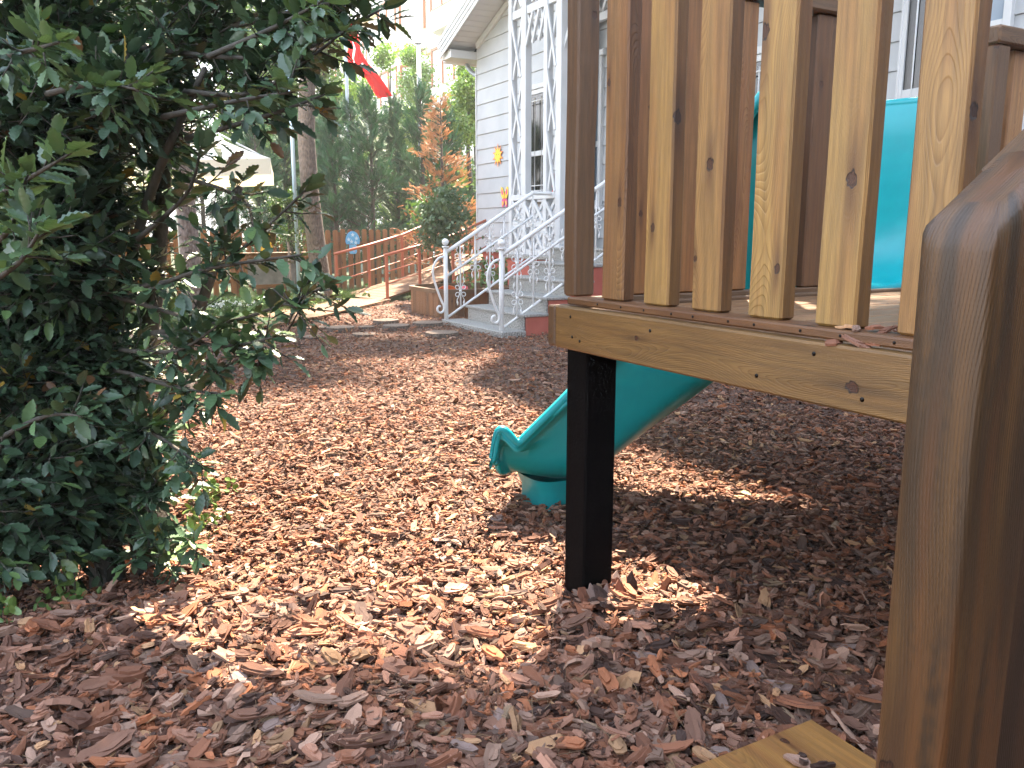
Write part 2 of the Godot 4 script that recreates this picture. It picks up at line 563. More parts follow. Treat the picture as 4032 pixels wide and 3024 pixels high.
func chip_mesh(sd: int, thick: float, long: float) -> ArrayMesh:
	# a torn flake of pine bark: a jagged plate, bent, with a smaller scale left on its back
	var r := RandomNumberGenerator.new()
	r.seed = sd
	var st := st_new()
	st.set_smooth_group(-1)
	var curl := r.randf_range(-0.8, 0.5)
	var bend := r.randf_range(-0.10, 0.12)
	var layers := [[0.0, 1.0, 11, Vector2.ZERO], [1.0, r.randf_range(0.5, 0.8), 8, Vector2(r.randf_range(-0.15, 0.15), r.randf_range(-0.1, 0.1))]]
	for ly in layers:
		var n: int = ly[2]
		var top := []
		var bot := []
		for i in n:
			var a := TAU * (i + r.randf_range(-0.32, 0.32)) / n
			var rr: float = r.randf_range(0.72, 1.12) * ly[1]
			var cx := signf(cos(a)) * pow(absf(cos(a)), 0.8)
			var cz := signf(sin(a)) * pow(absf(sin(a)), 0.8)
			var x: float = cx * rr * 0.5 * long + ly[3].x * long
			var z: float = cz * rr * 0.5 + ly[3].y
			var y: float = curl * z * z + bend * x * x + ly[0] * thick * 0.55 + r.randf_range(-0.03, 0.03)
			top.append(Vector3(x, y + thick * r.randf_range(0.3, 0.6), z))
			bot.append(Vector3(x * 0.97, y - thick * 0.5, z * 0.97))
		var ct := Vector3(ly[3].x * long + r.randf_range(-0.1, 0.1), ly[0] * thick * 0.55 + thick * r.randf_range(0.3, 0.8), ly[3].y)
		for i in n:
			var j := (i + 1) % n
			tri(st, ct, top[i], top[j], Vector3(0, -9, 0))
			quad(st, top[i], top[j], bot[j], bot[i], Vector3(ly[3].x * long, ct.y, ly[3].y))
	return fin(st)

func chip_color() -> Color:
	var pal := [[Color(0.25, 0.115, 0.070), 28], [Color(0.33, 0.19, 0.145), 26], [Color(0.40, 0.285, 0.24), 14], [Color(0.10, 0.048, 0.032), 14], [Color(0.36, 0.15, 0.075), 10], [Color(0.47, 0.31, 0.19), 6], [Color(0.25, 0.175, 0.15), 6]]
	var k := rng.randi_range(0, 103)
	var c: Color = pal[0][0]
	for p in pal:
		k -= int(p[1])
		if k < 0:
			c = p[0]
			break
	return Color(c.r * 1.22, c.g * 1.06, c.b * 0.90) * rng.randf_range(0.5, 1.5)

func chip_basis(tilt: float, s: float, flat := 1.0) -> Basis:
	var b := Basis(Vector3.UP, rng.randf() * TAU)
	var ax := Vector3(cos(rng.randf() * TAU), 0, sin(rng.randf() * TAU)).normalized()
	if ax.length() < 0.5:
		ax = Vector3.RIGHT
	b = Basis(ax, rng.randfn(0.0, tilt)) * b
	return b.scaled_local(Vector3(s, s * flat, s * rng.randf_range(0.45, 0.75)))

func off_mulch(x: float, z: float) -> bool:
	if z < edge_z(x) + 0.02:
		return true
	if x > 4.33 and z > -9.62 and z < -8.05 and x < 6:
		return true
	if x > 4.6 and z < -8.1:
		if z > -9.6 or x > 6.1:
			return true
	if x > 4.58 and x < 5.95 and z < -10.2 and z > -11.6:
		return true
	return x > 7.1

func mulch() -> void:
	var o := Node3D.new()
	o.name = "bark_mulch"
	add_child(o)
	o.set_meta("kind", "stuff")
	tag(o, "reddish brown bark mulch covering the whole play yard", "mulch")
	var meshes := []
	var tr := []
	var co := []
	for k in 10:
		meshes.append(chip_mesh(400 + k, [0.09, 0.12, 0.16, 0.10, 0.24][k % 5], [1.1, 1.5, 1.0, 2.0, 1.5][k % 5]))
		tr.append([])
		co.append([])
	var yaw := deg_to_rad(29.05)
	# distance band, chips per square metre, half angle, size range
	var bands := [[0.9, 2.2, 5200.0, 0.85], [2.2, 3.6, 4600.0, 0.75], [3.6, 5.5, 3000.0, 0.68], [5.5, 8.0, 1500.0, 0.64], [8.0, 11.5, 900.0, 0.62], [11.5, 15.5, 400.0, 0.6]]
	for b in bands:
		var area: float = b[3] * (b[1] * b[1] - b[0] * b[0])
		for k in int(area * b[2]):
			var d := sqrt(lerpf(b[0] * b[0], b[1] * b[1], rng.randf()))
			var a: float = yaw + rng.randf_range(-b[3], b[3])
			var x := d * sin(a)
			var z := -d * cos(a)
			if off_mulch(x, z):
				continue
			var s := clampf(exp(rng.randfn(-3.98, 0.45)), 0.007, 0.055)
			if d < 2.6:
				s = clampf(exp(rng.randfn(-4.05 if rng.randf() < 0.7 else -3.25, 0.40)), 0.006, 0.075)
			var tilt := 0.30 if rng.randf() < 0.68 else 0.75
			var y := gh(x, z) + 0.004 + rng.randf() * rng.randf() * 0.045
			var m := rng.randi_range(0, 9)
			tr[m].append(Transform3D(chip_basis(tilt, s), Vector3(x, y, z)))
			co[m].append(chip_color())
	for m in 10:
		copies("chips", meshes[m], M.bark_chip, o, tr[m], co[m])
	var nd := st_new()
	nd.set_smooth_group(-1)
	tube(nd, smooth_path([V(-0.5, 0, 0), V(0, 0.03, 0.05), V(0.5, 0.0, 0.0)], 2), lerp_rad(0.011, 0.007, 5), 3, 0, false)
	var ntr := []
	var nco := []
	for k in 900:
		var d := lerpf(1.2, 6.0, rng.randf() * rng.randf())
		var a := yaw + rng.randf_range(-0.6, 0.6)
		var x := d * sin(a)
		var z := -d * cos(a)
		ntr.append(Transform3D(chip_basis(0.25, 1.0).orthonormalized().scaled_local(Vector3.ONE * rng.randf_range(0.05, 0.11)), V(x, gh(x, z) + 0.035, z)))
		nco.append(Color(0.42, 0.27, 0.14).lerp(Color(0.20, 0.11, 0.06), rng.randf()))
	copies("needles", fin(nd), M.bark_chip, o, ntr, nco)
	# the large flakes that lie singly on top near the camera
	var names := ["flat grey flake of pine bark lying on the mulch", "thick dark chunk of pine bark lying on the mulch", "reddish flake of pine bark lying on the mulch", "pale tan flake of pine bark lying on the mulch"]
	var cols := [Color(0.40, 0.28, 0.24), Color(0.09, 0.045, 0.032), Color(0.32, 0.125, 0.07), Color(0.50, 0.34, 0.21)]
	var mats := []
	for c in cols:
		var mm: StandardMaterial3D = M.bark_chip.duplicate()
		mm.albedo_color = (c as Color).linear_to_srgb()
		mats.append(mm)
	for k in 150:
		var d := sqrt(lerpf(1.5 * 1.5, 3.4 * 3.4, pow(rng.randf(), 1.3)))
		var a := yaw + rng.randf_range(-0.56, 0.46)
		var x := d * sin(a)
		var z := -d * cos(a)
		if x < 0.35 and z < -2.7:
			continue
		var q: int = [0, 0, 1, 2, 0, 3, 1, 2][k % 8]
		var s := rng.randf_range(0.045, 0.072)
		var p := part("bark_flake", chip_mesh(900 + k, 0.09 if q != 1 else 0.22, rng.randf_range(1.1, 1.8)), mats[q], self, Vector3(x, gh(x, z) + 0.022, z), chip_basis(0.2, s))
		tag(p, names[q], "bark flake", ["grey bark flakes", "dark bark chunks", "reddish bark flakes", "tan bark flakes"][q])
	# flakes heaped against the foot of the black post
	for k in 9:
		var x := 1.33 + 0.022 * k + rng.randf_range(-0.01, 0.01)
		var z := -1.93 + rng.randf_range(-0.05, 0.06)
		var b := Basis(Vector3(1, 0, 0), rng.randf_range(0.9, 1.35)) * Basis(Vector3.UP, PI / 2 + rng.randf_range(-0.5, 0.5))
		var q: int = [2, 0, 1, 0, 3, 2, 0, 2, 1][k]
		var p := part("bark_flake", chip_mesh(1200 + k, 0.12, 1.8), mats[q], self, Vector3(x, gh(x, z) + 0.02, z), b.scaled_local(Vector3(0.06, 0.06, 0.042) * rng.randf_range(0.75, 1.1)))
		tag(p, "flake of pine bark standing on edge against the black post foot", "bark flake", "bark flakes heaped at the black post")

# ---------------------------------------------------------------- boardwalk and ramp
func path_and_ramp() -> void:
	var w := thing("boardwalk", "weathered brown timber boardwalk curving from the lawn to the ramp", "boardwalk")
	# planks laid across the walk, following its edge
	var pts := []
	for i in EDGE.size() - 1:
		var a: Vector2 = EDGE[i]
		var b: Vector2 = EDGE[i + 1]
		var n := int(a.distance_to(b) / 0.145)
		for k in n:
			pts.append(a.lerp(b, float(k) / n))
	pts.append(EDGE[EDGE.size() - 1])
	for i in pts.size() - 1:
		var p: Vector2 = pts[i]
		var t: Vector2 = (pts[mini(i + 4, pts.size() - 1)] - pts[maxi(i - 4, 0)]).normalized()
		var nrm := Vector2(t.y, -t.x)
		if nrm.y > 0:
			nrm = -nrm
		var v := rng.randf_range(0.9, 1.15)
		strut("plank", Vector3(p.x, 0.035, p.y), Vector3(p.x + nrm.x * 1.28, 0.035, p.y + nrm.y * 1.28), 0.138, 0.03, Vector3(t.x, 0, t.y), M.wood2, w, 0.004, Color(0.70 * v, 0.66 * v, 0.62 * v))
	# ramp
	var r := thing("access_ramp", "sloping timber ramp between red handrails, leading up to the white house", "ramp")
	var d := Vector3(cos(deg_to_rad(15)), 0, -sin(deg_to_rad(15)))
	var q := Vector3(-d.z, 0, d.x)          # towards the near rail
	var c0 := Vector3(4.73, 0.0, -13.96)
	for k in 19:
		var s := 0.06 + 0.145 * k
		var y := 0.03 + 0.20 * s if s < 1.6 else 0.35 + 0.33 * (s - 1.6)
		var c := c0 + d * s
		var v := rng.randf_range(0.8, 1.1)
		var sl := d + Vector3(0, 0.20 if s < 1.6 else 0.33, 0)
		strut("plank", Vector3(c.x, y, c.z) - q * 0.62, Vector3(c.x, y, c.z) + q * 0.62, 0.144, 0.03, sl, M.wood2, r, 0.003, Color(0.66 * v, 0.60 * v, 0.55 * v))
	for sgn in [-1.0, 1.0]:
		var rail := thing("ramp_handrail", "red painted steel handrail on the fence side of the ramp" if sgn < 0 else "red painted steel handrail on the sandbox side of the ramp", "handrail", "red handrails of the ramp")
		var e: Vector3 = c0 + q * 0.66 * sgn + d * (-0.05 if sgn < 0 else 0.10)
		var ss := [0.0, 0.70, 1.46, 2.45]
		var ys := [0.0, 0.15, 0.33, 0.66]
		var tops := []
		for k in 4:
			var b: Vector3 = e + d * ss[k] + Vector3(0, ys[k], 0)
			bar("post", b + Vector3(-0.022, -0.12, -0.022), b + Vector3(0.022, 0.755, 0.022), 1, M.rail_red, rail, 0.004)
			tops.append(b)
		for h in [0.775, 0.30, 0.50]:
			var pp := []
			for t in tops:
				pp.append(t + Vector3(0, h, 0))
			pp[0] -= d * (0.03 if h > 0.7 else 0.0)
			part("top_rail" if h > 0.7 else "cross_rail", tube_mesh(pp, lerp_rad(0.026 if h > 0.7 else 0.010, 0.026 if h > 0.7 else 0.010, 4), 8), M.rail_red, rail)

# ---------------------------------------------------------------- house
func house() -> void:
	var X := 7.2
	var h := thing("white_house", "white timber clad house with gabled eaves behind the porch", "house")
	var z0 := -14.27
	var z1 := 3.0
	# plinth
	part("plinth", boxm(Vector3(6.6, 1.0, z1 - z0 - 0.1)), M.red_wall, h, Vector3(X + 3.36, 0.35, (z0 + z1) / 2))
	# sheathing behind the boards
	part("wall", boxm(Vector3(6.6, 3.5, z1 - z0 - 0.06)), M.siding, h, Vector3(X + 3.35, 2.55, (z0 + z1) / 2))
	# weatherboards: each laps over the one below
	var ridge_z := -6.2
	var y := 0.80
	while y < 7.6:
		var lim := []
		for yy in [y, y + 0.262]:
			var a := maxf(z0, -14.68 + (yy - 4.42) / 0.41)
			lim.append([a, minf(z1, 2 * ridge_z - a)])
		if lim[1][1] - lim[1][0] > 0.1:
			weatherboard(h, X, lim[0][0], lim[0][1], y, 0.262, lim[1][0], lim[1][1])
		y += 0.2655
	# added block out of view above the gable, to shade the yard
	part("added_shade_block", boxm(V(6.0, 7.0, 13.0)), M.siding, h, V(10.32, 8.1, -4.7))
	# corner trim
	bar("corner_trim", V(X - 0.035, 0.8, z0 - 0.03), V(X + 0.06, 4.12, z0 + 0.0), 1, M.white, h)
	# gable behind the boards
	var gp := PackedVector2Array([Vector2(z0 + 0.05, 4.0), Vector2(ridge_z, 4.0 + (ridge_z - z0) * 0.41), Vector2(2 * ridge_z - z0, 4.0)])
	var gm := part("gable", plate(gp, 0.1), M.siding, h, Vector3(X + 0.10, 0, 0), Basis(Vector3(0, 0, 1), Vector3(0, 1, 0), Vector3(-1, 0, 0)))
	gm.position = Vector3(X + 0.10, 0, 0)
	# roof slopes with verge overhang
	for s in [1.0, -1.0]:
		var lo := Vector3(X - 0.56, 4.42, ridge_z + s * (-14.68 - ridge_z))
		var hi := Vector3(X - 0.56, 4.42 + (8.48) * 0.41, ridge_z)
		var st := st_new()
		st.set_smooth_group(-1)
		var dx := Vector3(8.2, 0, 0)
		var up := Vector3(0, 0.16, 0)
		var cc := (lo + hi + dx) / 2 + up / 2
		quad(st, lo, hi, hi + dx, lo + dx, cc)
		quad(st, lo + up, hi + up, hi + dx + up, lo + dx + up, cc)
		quad(st, lo, hi, hi + up, lo + up, cc)
		quad(st, lo + dx, hi + dx, hi + dx + up, lo + dx + up, cc)
		quad(st, lo, lo + dx, lo + dx + up, lo + up, cc)
		var rf := part("roof", fin(st), M.roof, h)
		# verge boards stepping out, one above the other
		for k in 4:
			var off := Vector3(-0.012 - 0.014 * (3 - k) * 0.0 - 0.010 * k, 0.0, 0)
			var yo := -0.16 + 0.082 * k
			strut("verge_board", lo + off + Vector3(-0.004, yo + 0.04, 0), hi + off + Vector3(-0.004, yo + 0.04, 0), 0.074, 0.022, Vector3(0, 1, 0), M.white, rf, 0.006)
		# soffit boards under the overhang
		var n := 30
		for k in n:
			var t := (k + 0.5) / 60.0 if s > 0 else (k + 0.5) / 30.0
			var p := lo.lerp(hi, t) + Vector3(0, -0.05, 0)
			var sl := (hi - lo).normalized()
			strut("soffit_board", p + Vector3(0.012, 0, 0), p + Vector3(0.60, 0, 0), lo.distance_to(hi) / (60.0 if s > 0 else 30.0) - 0.004, 0.014, sl, M.white, rf, 0.003)
		strut("frieze_board", Vector3(X - 0.03, lo.y - 0.13, lo.z) + (hi - lo).normalized() * 0.5, Vector3(X - 0.03, hi.y - 0.13, hi.z), 0.11, 0.05, Vector3(0, 1, 0), M.white, rf, 0.004)
	# boxed eave end and its gutter
	bar("eave_box", V(X - 0.52, 4.26, z0 - 0.41), V(X + 7.0, 4.40, z0 - 0.03), 0, M.white, h, 0.006)
	part("gutter", tube_mesh([V(X - 0.45, 4.28, z0 - 0.46), V(X + 7.0, 4.28, z0 - 0.46)], [0.055, 0.055], 8), M.white, h)
	part("downpipe", tube_mesh(smooth_path([V(X - 0.02, 4.27, z0 - 0.44), V(X + 0.02, 4.10, z0 - 0.30), V(X + 0.07, 3.95, z0 - 0.08), V(X + 0.07, 3.6, z0 - 0.07)], 3), lerp_rad(0.045, 0.045, 10), 8), M.steel, h)
	# windows
	window(h, X, -12.42, -11.62, 1.70, 3.42, true)
	window(h, X, -10.95, -10.22, 1.55, 3.62, false)
	window(h, X, -7.6, -6.75, 1.5, 3.1, true)
	window(h, X, -5.40, -4.78, 1.35, 3.9, true)
	# outdoor corner pilaster with the window beside it
	bar("pilaster", V(X - 0.09, 0.8, -5.82), V(X - 0.030, 4.6, -5.66), 1, M.white, h)
	window(h, X, -4.66, -4.36, 1.9, 4.2, false)

func boxm(s: Vector3) -> BoxMesh:
	var b := BoxMesh.new()
	b.size = s
	return b

func weatherboard(parent: Node, X: float, a: float, b: float, y: float, hgt: float, at: float, bt: float) -> void:
	var st := st_new()
	st.set_smooth_group(-1)
	var c := Vector3(X + 0.02, y + hgt / 2, (a + b) / 2)
	var p := [Vector3(X + 0.05, y, 0), Vector3(X - 0.022, y, 0), Vector3(X - 0.024, y + 0.006, 0), Vector3(X - 0.006, y + hgt, 0), Vector3(X + 0.05, y + hgt, 0)]
	var za := [a, a, a, at, at]
	var zb := [b, b, b, bt, bt]
	for i in 5:
		var j := (i + 1) % 5
		var q: Vector3 = p[i]
		var r: Vector3 = p[j]
		quad(st, q + Vector3(0, 0, za[i]), r + Vector3(0, 0, za[j]), r + Vector3(0, 0, zb[j]), q + Vector3(0, 0, zb[i]), c)
	for e in [za, zb]:
		for i in range(1, 4):
			tri(st, p[0] + Vector3(0, 0, e[0]), p[i] + Vector3(0, 0, e[i]), p[i + 1] + Vector3(0, 0, e[i + 1]), c)
	part("weatherboard", fin(st), M.siding, parent)

func window(h: Node, X: float, a: float, b: float, y0: float, y1: float, grille: bool) -> void:
	var w := part("window", boxm(Vector3(0.03, y1 - y0, b - a)), M.white, h, Vector3(X - 0.028, (y0 + y1) / 2, (a + b) / 2))
	var o := w.position
	var ym := lerpf(y0, y1, 0.42)
	for r in [[a + 0.07, y0 + 0.07, b - 0.07, ym - 0.04], [a + 0.07, ym + 0.04, b - 0.07, y1 - 0.07]]:
		bar("pane", V(X - 0.050, r[1], r[0]) - o, V(X - 0.0445, r[3], r[2]) - o, 1, M.glass if grille else M.pane_pale, w, 0.001)
	for q in [[a, y0, a + 0.07, y1], [b - 0.07, y0, b, y1], [a + 0.07, y0, b - 0.07, y0 + 0.07], [a + 0.07, y1 - 0.07, b - 0.07, y1], [a + 0.07, ym - 0.04, b - 0.07, ym + 0.04]]:
		bar("frame", V(X - 0.068, q[1], q[0]) - o, V(X - 0.042, q[3], q[2]) - o, 1, M.white, w, 0.004)
	bar("sill", V(X - 0.12, y0 - 0.06, a - 0.06) - o, V(X - 0.02, y0 - 0.005, b + 0.06) - o, 2, M.white, w, 0.006)
	bar("head_trim", V(X - 0.085, y1 + 0.004, a - 0.05) - o, V(X - 0.02, y1 + 0.09, b + 0.05) - o, 2, M.white, w, 0.006)
	if grille:
		for k in 4:
			var z := lerpf(a + 0.09, b - 0.09, k / 3.0)
			part("grille_bar", tube_mesh([V(X - 0.16, y0 + 0.05, z) - o, V(X - 0.16, y1 - 0.15, z) - o], [0.010, 0.010], 4, 30.0), M.white_gloss, w)
		for y in [y0 + 0.12, y0 + 0.2, y1 - 0.2]:
			part("grille_bar", tube_mesh([V(X - 0.16, y, a + 0.04) - o, V(X - 0.16, y, b - 0.04) - o], [0.009, 0.009], 5), M.white_gloss, w)

# ---------------------------------------------------------------- porch
func cross(parent: Node, x: float, z0: float, z1: float, y0: float, y1: float, w := 0.045, t := 0.03) -> void:
	strut("lattice_bar", V(x, y0, z0), V(x, y1, z1), w, t, Vector3(0, 0, 1), M.white, parent, 0.002)
	strut("lattice_bar", V(x - t - 0.002, y0, z1), V(x - t - 0.002, y1, z0), w, t, Vector3(0, 0, 1), M.white, parent, 0.002)

func porch() -> void:
	var p := thing("porch", "white timber porch with crossed lattice posts and balustrade at the house door", "porch")
	part("base", boxm(Vector3(1.20, 0.80, 5.2)), M.red_wall, p, Vector3(6.58, 0.38, -8.3))
	bar("floor_slab", V(5.93, 0.784, -10.95), V(7.16, 0.835, -5.7), 2, M.granite, p, 0.008)
	for xz in [[6.0, 0], [7.08, 1]]:
		var x: float = xz[0]
		for q in [[-10.82, 0.09], [-10.46, 0.13], [-9.86, 0.09], [-9.55, 0.13]]:
			bar("post", V(x - 0.05, 0.84, q[0]), V(x + 0.05, 4.9, q[0] + q[1]), 1, M.white, p, 0.006)
		for pr in [[-10.73, -10.46], [-9.77, -9.55]]:
			for k in 3:
				cross(p, x - 0.018, pr[0], pr[1], 1.685 + 0.79 * k, 1.685 + 0.79 * (k + 1), 0.040, 0.028)
		bar("tie_beam", V(x - 0.035, 4.06, -10.73), V(x + 0.035, 4.17, -9.55), 2, M.white, p, 0.005)
		for k in 4:
			cross(p, x - 0.010, -10.73 + 0.30 * k, -10.44 + 0.30 * k, 4.18, 4.62, 0.05, 0.03)
		bar("tie_beam", V(x - 0.035, 4.62, -10.82), V(x + 0.035, 4.74, -9.42), 2, M.white, p, 0.005)
	# fretwork brackets under the tie beam
	for k in 3:
		var z := -10.33 + 0.17 * k
		strut("fret_bar", V(6.0, 4.05, z), V(6.0, 3.70, z + 0.17), 0.045, 0.05, Vector3(0, 0, 1), M.white, p, 0.003)
		strut("fret_bar", V(5.96, 4.05, z + 0.17), V(5.96, 3.66, z), 0.045, 0.03, Vector3(0, 0, 1), M.white, p, 0.003)
	strut("bracket", V(6.02, 4.04, -10.05), V(6.55, 3.5, -10.05), 0.06, 0.06, Vector3(0, 0, 1), M.white, p, 0.003)
	strut("bracket", V(6.02, 3.45, -9.46), V(6.02, 4.05, -9.1), 0.06, 0.06, Vector3(1, 0, 0), M.white, p, 0.003)
	# balustrade: two rows of crossed panels
	bar("handrail", V(5.945, 1.60, -10.73), V(6.055, 1.68, -9.55), 2, M.white, p, 0.006)
	bar("middle_rail", V(5.965, 1.225, -10.73), V(6.035, 1.305, -9.55), 2, M.white, p, 0.005)
	bar("bottom_rail", V(5.96, 0.84, -10.73), V(6.04, 0.92, -9.55), 2, M.white, p, 0.005)
	for k in 4:
		var a := -10.73 + 0.295 * k
		cross(p, 5.990, a + 0.02, a + 0.275, 0.92, 1.225, 0.05, 0.028)
		cross(p, 5.990, a + 0.02, a + 0.275, 1.305, 1.60, 0.05, 0.028)
		if k > 0:
			bar("stile", V(5.975, 0.92, a - 0.022), V(6.025, 1.60, a + 0.022), 1, M.white, p, 0.004)
	# porch roof, above the picture
	bar("roof", V(5.7, 4.9, -11.1), V(7.15, 5.0, -5.6), 2, M.white, p, 0.01)
	# stickers and the red plaque
	var s := thing("sun_sticker", "smiling yellow sun sticker with orange rays on the white boards", "sticker", "", V(7.166, 2.5, -13.42))
	var B := Basis(Vector3(0, 0, 1), Vector3(0, 1, 0), Vector3(-1, 0, 0))
	s.basis = B
	var star := PackedVector2Array()
	var star2 := PackedVector2Array()
	for i in 20:
		var a := TAU * i / 20.0 + PI / 2
		var r := 0.205 if i % 2 == 0 else 0.105
		star.append(Vector2(cos(a), sin(a)) * r)
		star2.append(Vector2(cos(a), sin(a)) * (0.155 if i % 2 == 0 else 0.09))
	part("rays", plate(star, 0.004), mat(L(0.75, 0.20, 0.05), 0.5), s)
	part("inner_rays", plate(star2, 0.008), mat(L(0.85, 0.55, 0.06), 0.5), s)
	part("disc", plate(ell(0.088, 0.088, 24), 0.012), mat(L(0.86, 0.66, 0.05), 0.5), s)
	for e in [-0.035, 0.035]:
		part("eye", plate(ell(0.008, 0.013, 10, e, 0.015), 0.016), mat(Color(0.2, 0.12, 0.05), 0.5), s)
	part("mouth", tube_mesh([V(-0.02, -0.015, -0.009), V(0.0, -0.024, -0.009), V(0.02, -0.015, -0.009)], [0.003, 0.003, 0.003], 5), mat(Color(0.5, 0.2, 0.05), 0.5), s)
	butterfly("butterfly_sticker", "yellow and pink butterfly sticker on the white boards beside the porch", V(7.163, 1.77, -13.17), B, L(0.85, 0.60, 0.05), L(0.75, 0.05, 0.25), 0.13)
	butterfly("butterfly_sticker", "red and orange butterfly sticker half hidden by the tower post", V(7.163, 2.12, -11.22), B, L(0.8, 0.08, 0.10), L(0.85, 0.40, 0.05), 0.13)
	var l := thing("ladybird_plaque", "red plaque with black spots on the wall behind the porch lattice", "plaque", "", V(7.160, 1.86, -11.57))
	l.basis = B
	part("body", plate(PackedVector2Array([Vector2(-0.09, -0.16), Vector2(0.09, -0.16), Vector2(0.10, -0.02), Vector2(0.05, 0.22), Vector2(-0.05, 0.22), Vector2(-0.10, -0.02)]), 0.01), mat(L(0.65, 0.03, 0.03), 0.5), l)
	for q in [[0, 0.13, 0.03], [0.03, -0.02, 0.022], [-0.04, -0.12, 0.025], [0.05, -0.13, 0.02]]:
		part("spot", plate(ell(q[2], q[2] * 1.3, 12, q[0], q[1]), 0.014), mat(Color(0.05, 0.03, 0.03), 0.5), l)

func butterfly(n: String, label: String, at: Vector3, B: Basis, c1: Color, c2: Color, r: float) -> void:
	var b := thing(n, label, "sticker", "", at)
	b.basis = B
	for s in [-1.0, 1.0]:
		part("upper_wing", plate(ell(r * 0.42, r * 0.85, 18, s * r * 0.60, r * 0.55, -s * 0.35), 0.004), mat(c1, 0.5), b)
		part("lower_wing", plate(ell(r * 0.34, r * 0.60, 18, s * r * 0.45, -r * 0.75, s * 0.25), 0.004), mat(c2, 0.5), b)
		part("wing_spot", plate(ell(r * 0.2, r * 0.42, 14, s * r * 0.62, r * 0.65, -s * 0.35), 0.008), mat(c2, 0.5), b)
		part("wing_spot", plate(ell(r * 0.18, r * 0.32, 14, s * r * 0.45, -r * 0.8, s * 0.25), 0.008), mat(c1, 0.5), b)
	part("body", plate(ell(r * 0.12, r * 0.6, 14, 0, -r * 0.05), 0.010), mat(L(0.8, 0.25, 0.05), 0.5), b)

# ---------------------------------------------------------------- steps and white railings
func steps_and_rails() -> void:
	var s := thing("entrance_steps", "grey granite entrance steps with red sides up to the porch", "steps")
	bar("landing_slab", V(4.35, -0.10, -9.68), V(4.655, 0.06, -8.05), 2, M.granite, s, 0.006)
	for k in 4:
		var x := 4.65 + 0.30 * k
		var y := 0.24 + 0.18 * k
		bar("tread", V(x - 0.022, y - 0.03, -9.57), V(x + 0.335, y, -8.06), 2, M.granite, s, 0.006)
		bar("riser", V(x, y - 0.18 if k > 0 else -0.10, -9.53), V(x + 0.02, y - 0.031, -8.10), 2, M.granite, s, 0.001)
		part("side_wall", boxm(Vector3(0.30 - 0.004, y + 0.07, 1.46)), M.red_wall, s, Vector3(x + 0.172, (y - 0.13) / 2.0 + 0.0, -8.815))
	bar("riser", V(5.85, 0.78, -9.53), V(5.87, 0.93, -8.10), 2, M.granite, s, 0.001)
	bar("top_tread", V(5.83, 0.931, -9.57), V(6.4, 0.96, -8.0), 2, M.granite, s, 0.006)
	railing(-8.22, 4.43, "white wrought iron stair railing on the tower side of the steps", 1.9)
	railing(-9.65, 4.40, "white wrought iron stair railing on the sandbox side of the steps", 1.27)

func scrollwork() -> ArrayMesh:
	var st := st_new()
	for sx in [-1.0, 1.0]:
		for sy in [-1.0, 1.0]:
			# curl
			var pts := []
			var rad := []
			for k in 15:
				var a := lerpf(-0.6 * PI, 1.25 * PI, k / 14.0)
				var r := lerpf(0.046, 0.016, k / 14.0)
				pts.append(V(sx * (0.046 + r * sin(a) * 0.9), sy * (0.052 - r * cos(a) * 0.9 + 0.0), 0))
				rad.append(0.0055)
			pts.push_front(V(sx * 0.006, sy * 0.006, 0))
			rad.append(0.0055)
			tube(st, pts, rad, 5)
			# tail that runs out into a leaf
			var tail := smooth_path([V(sx * 0.012, sy * 0.03, 0), V(sx * 0.034, sy * 0.085, 0), V(sx * 0.05, sy * 0.115, 0.0), V(sx * 0.044, sy * 0.150, 0), V(sx * 0.040, sy * 0.185, 0)], 3)
			var tr := []
			for k in tail.size():
				var f := float(k) / (tail.size() - 1)
				tr.append(0.0050 + 0.009 * exp(-pow((f - 0.74) / 0.14, 2.0)) - 0.002 * f)
			tube(st, tail, tr, 5)
	tube(st, [V(0, -0.02, 0), V(0, 0.02, 0)], [0.017, 0.017], 8)
	return fin(st)

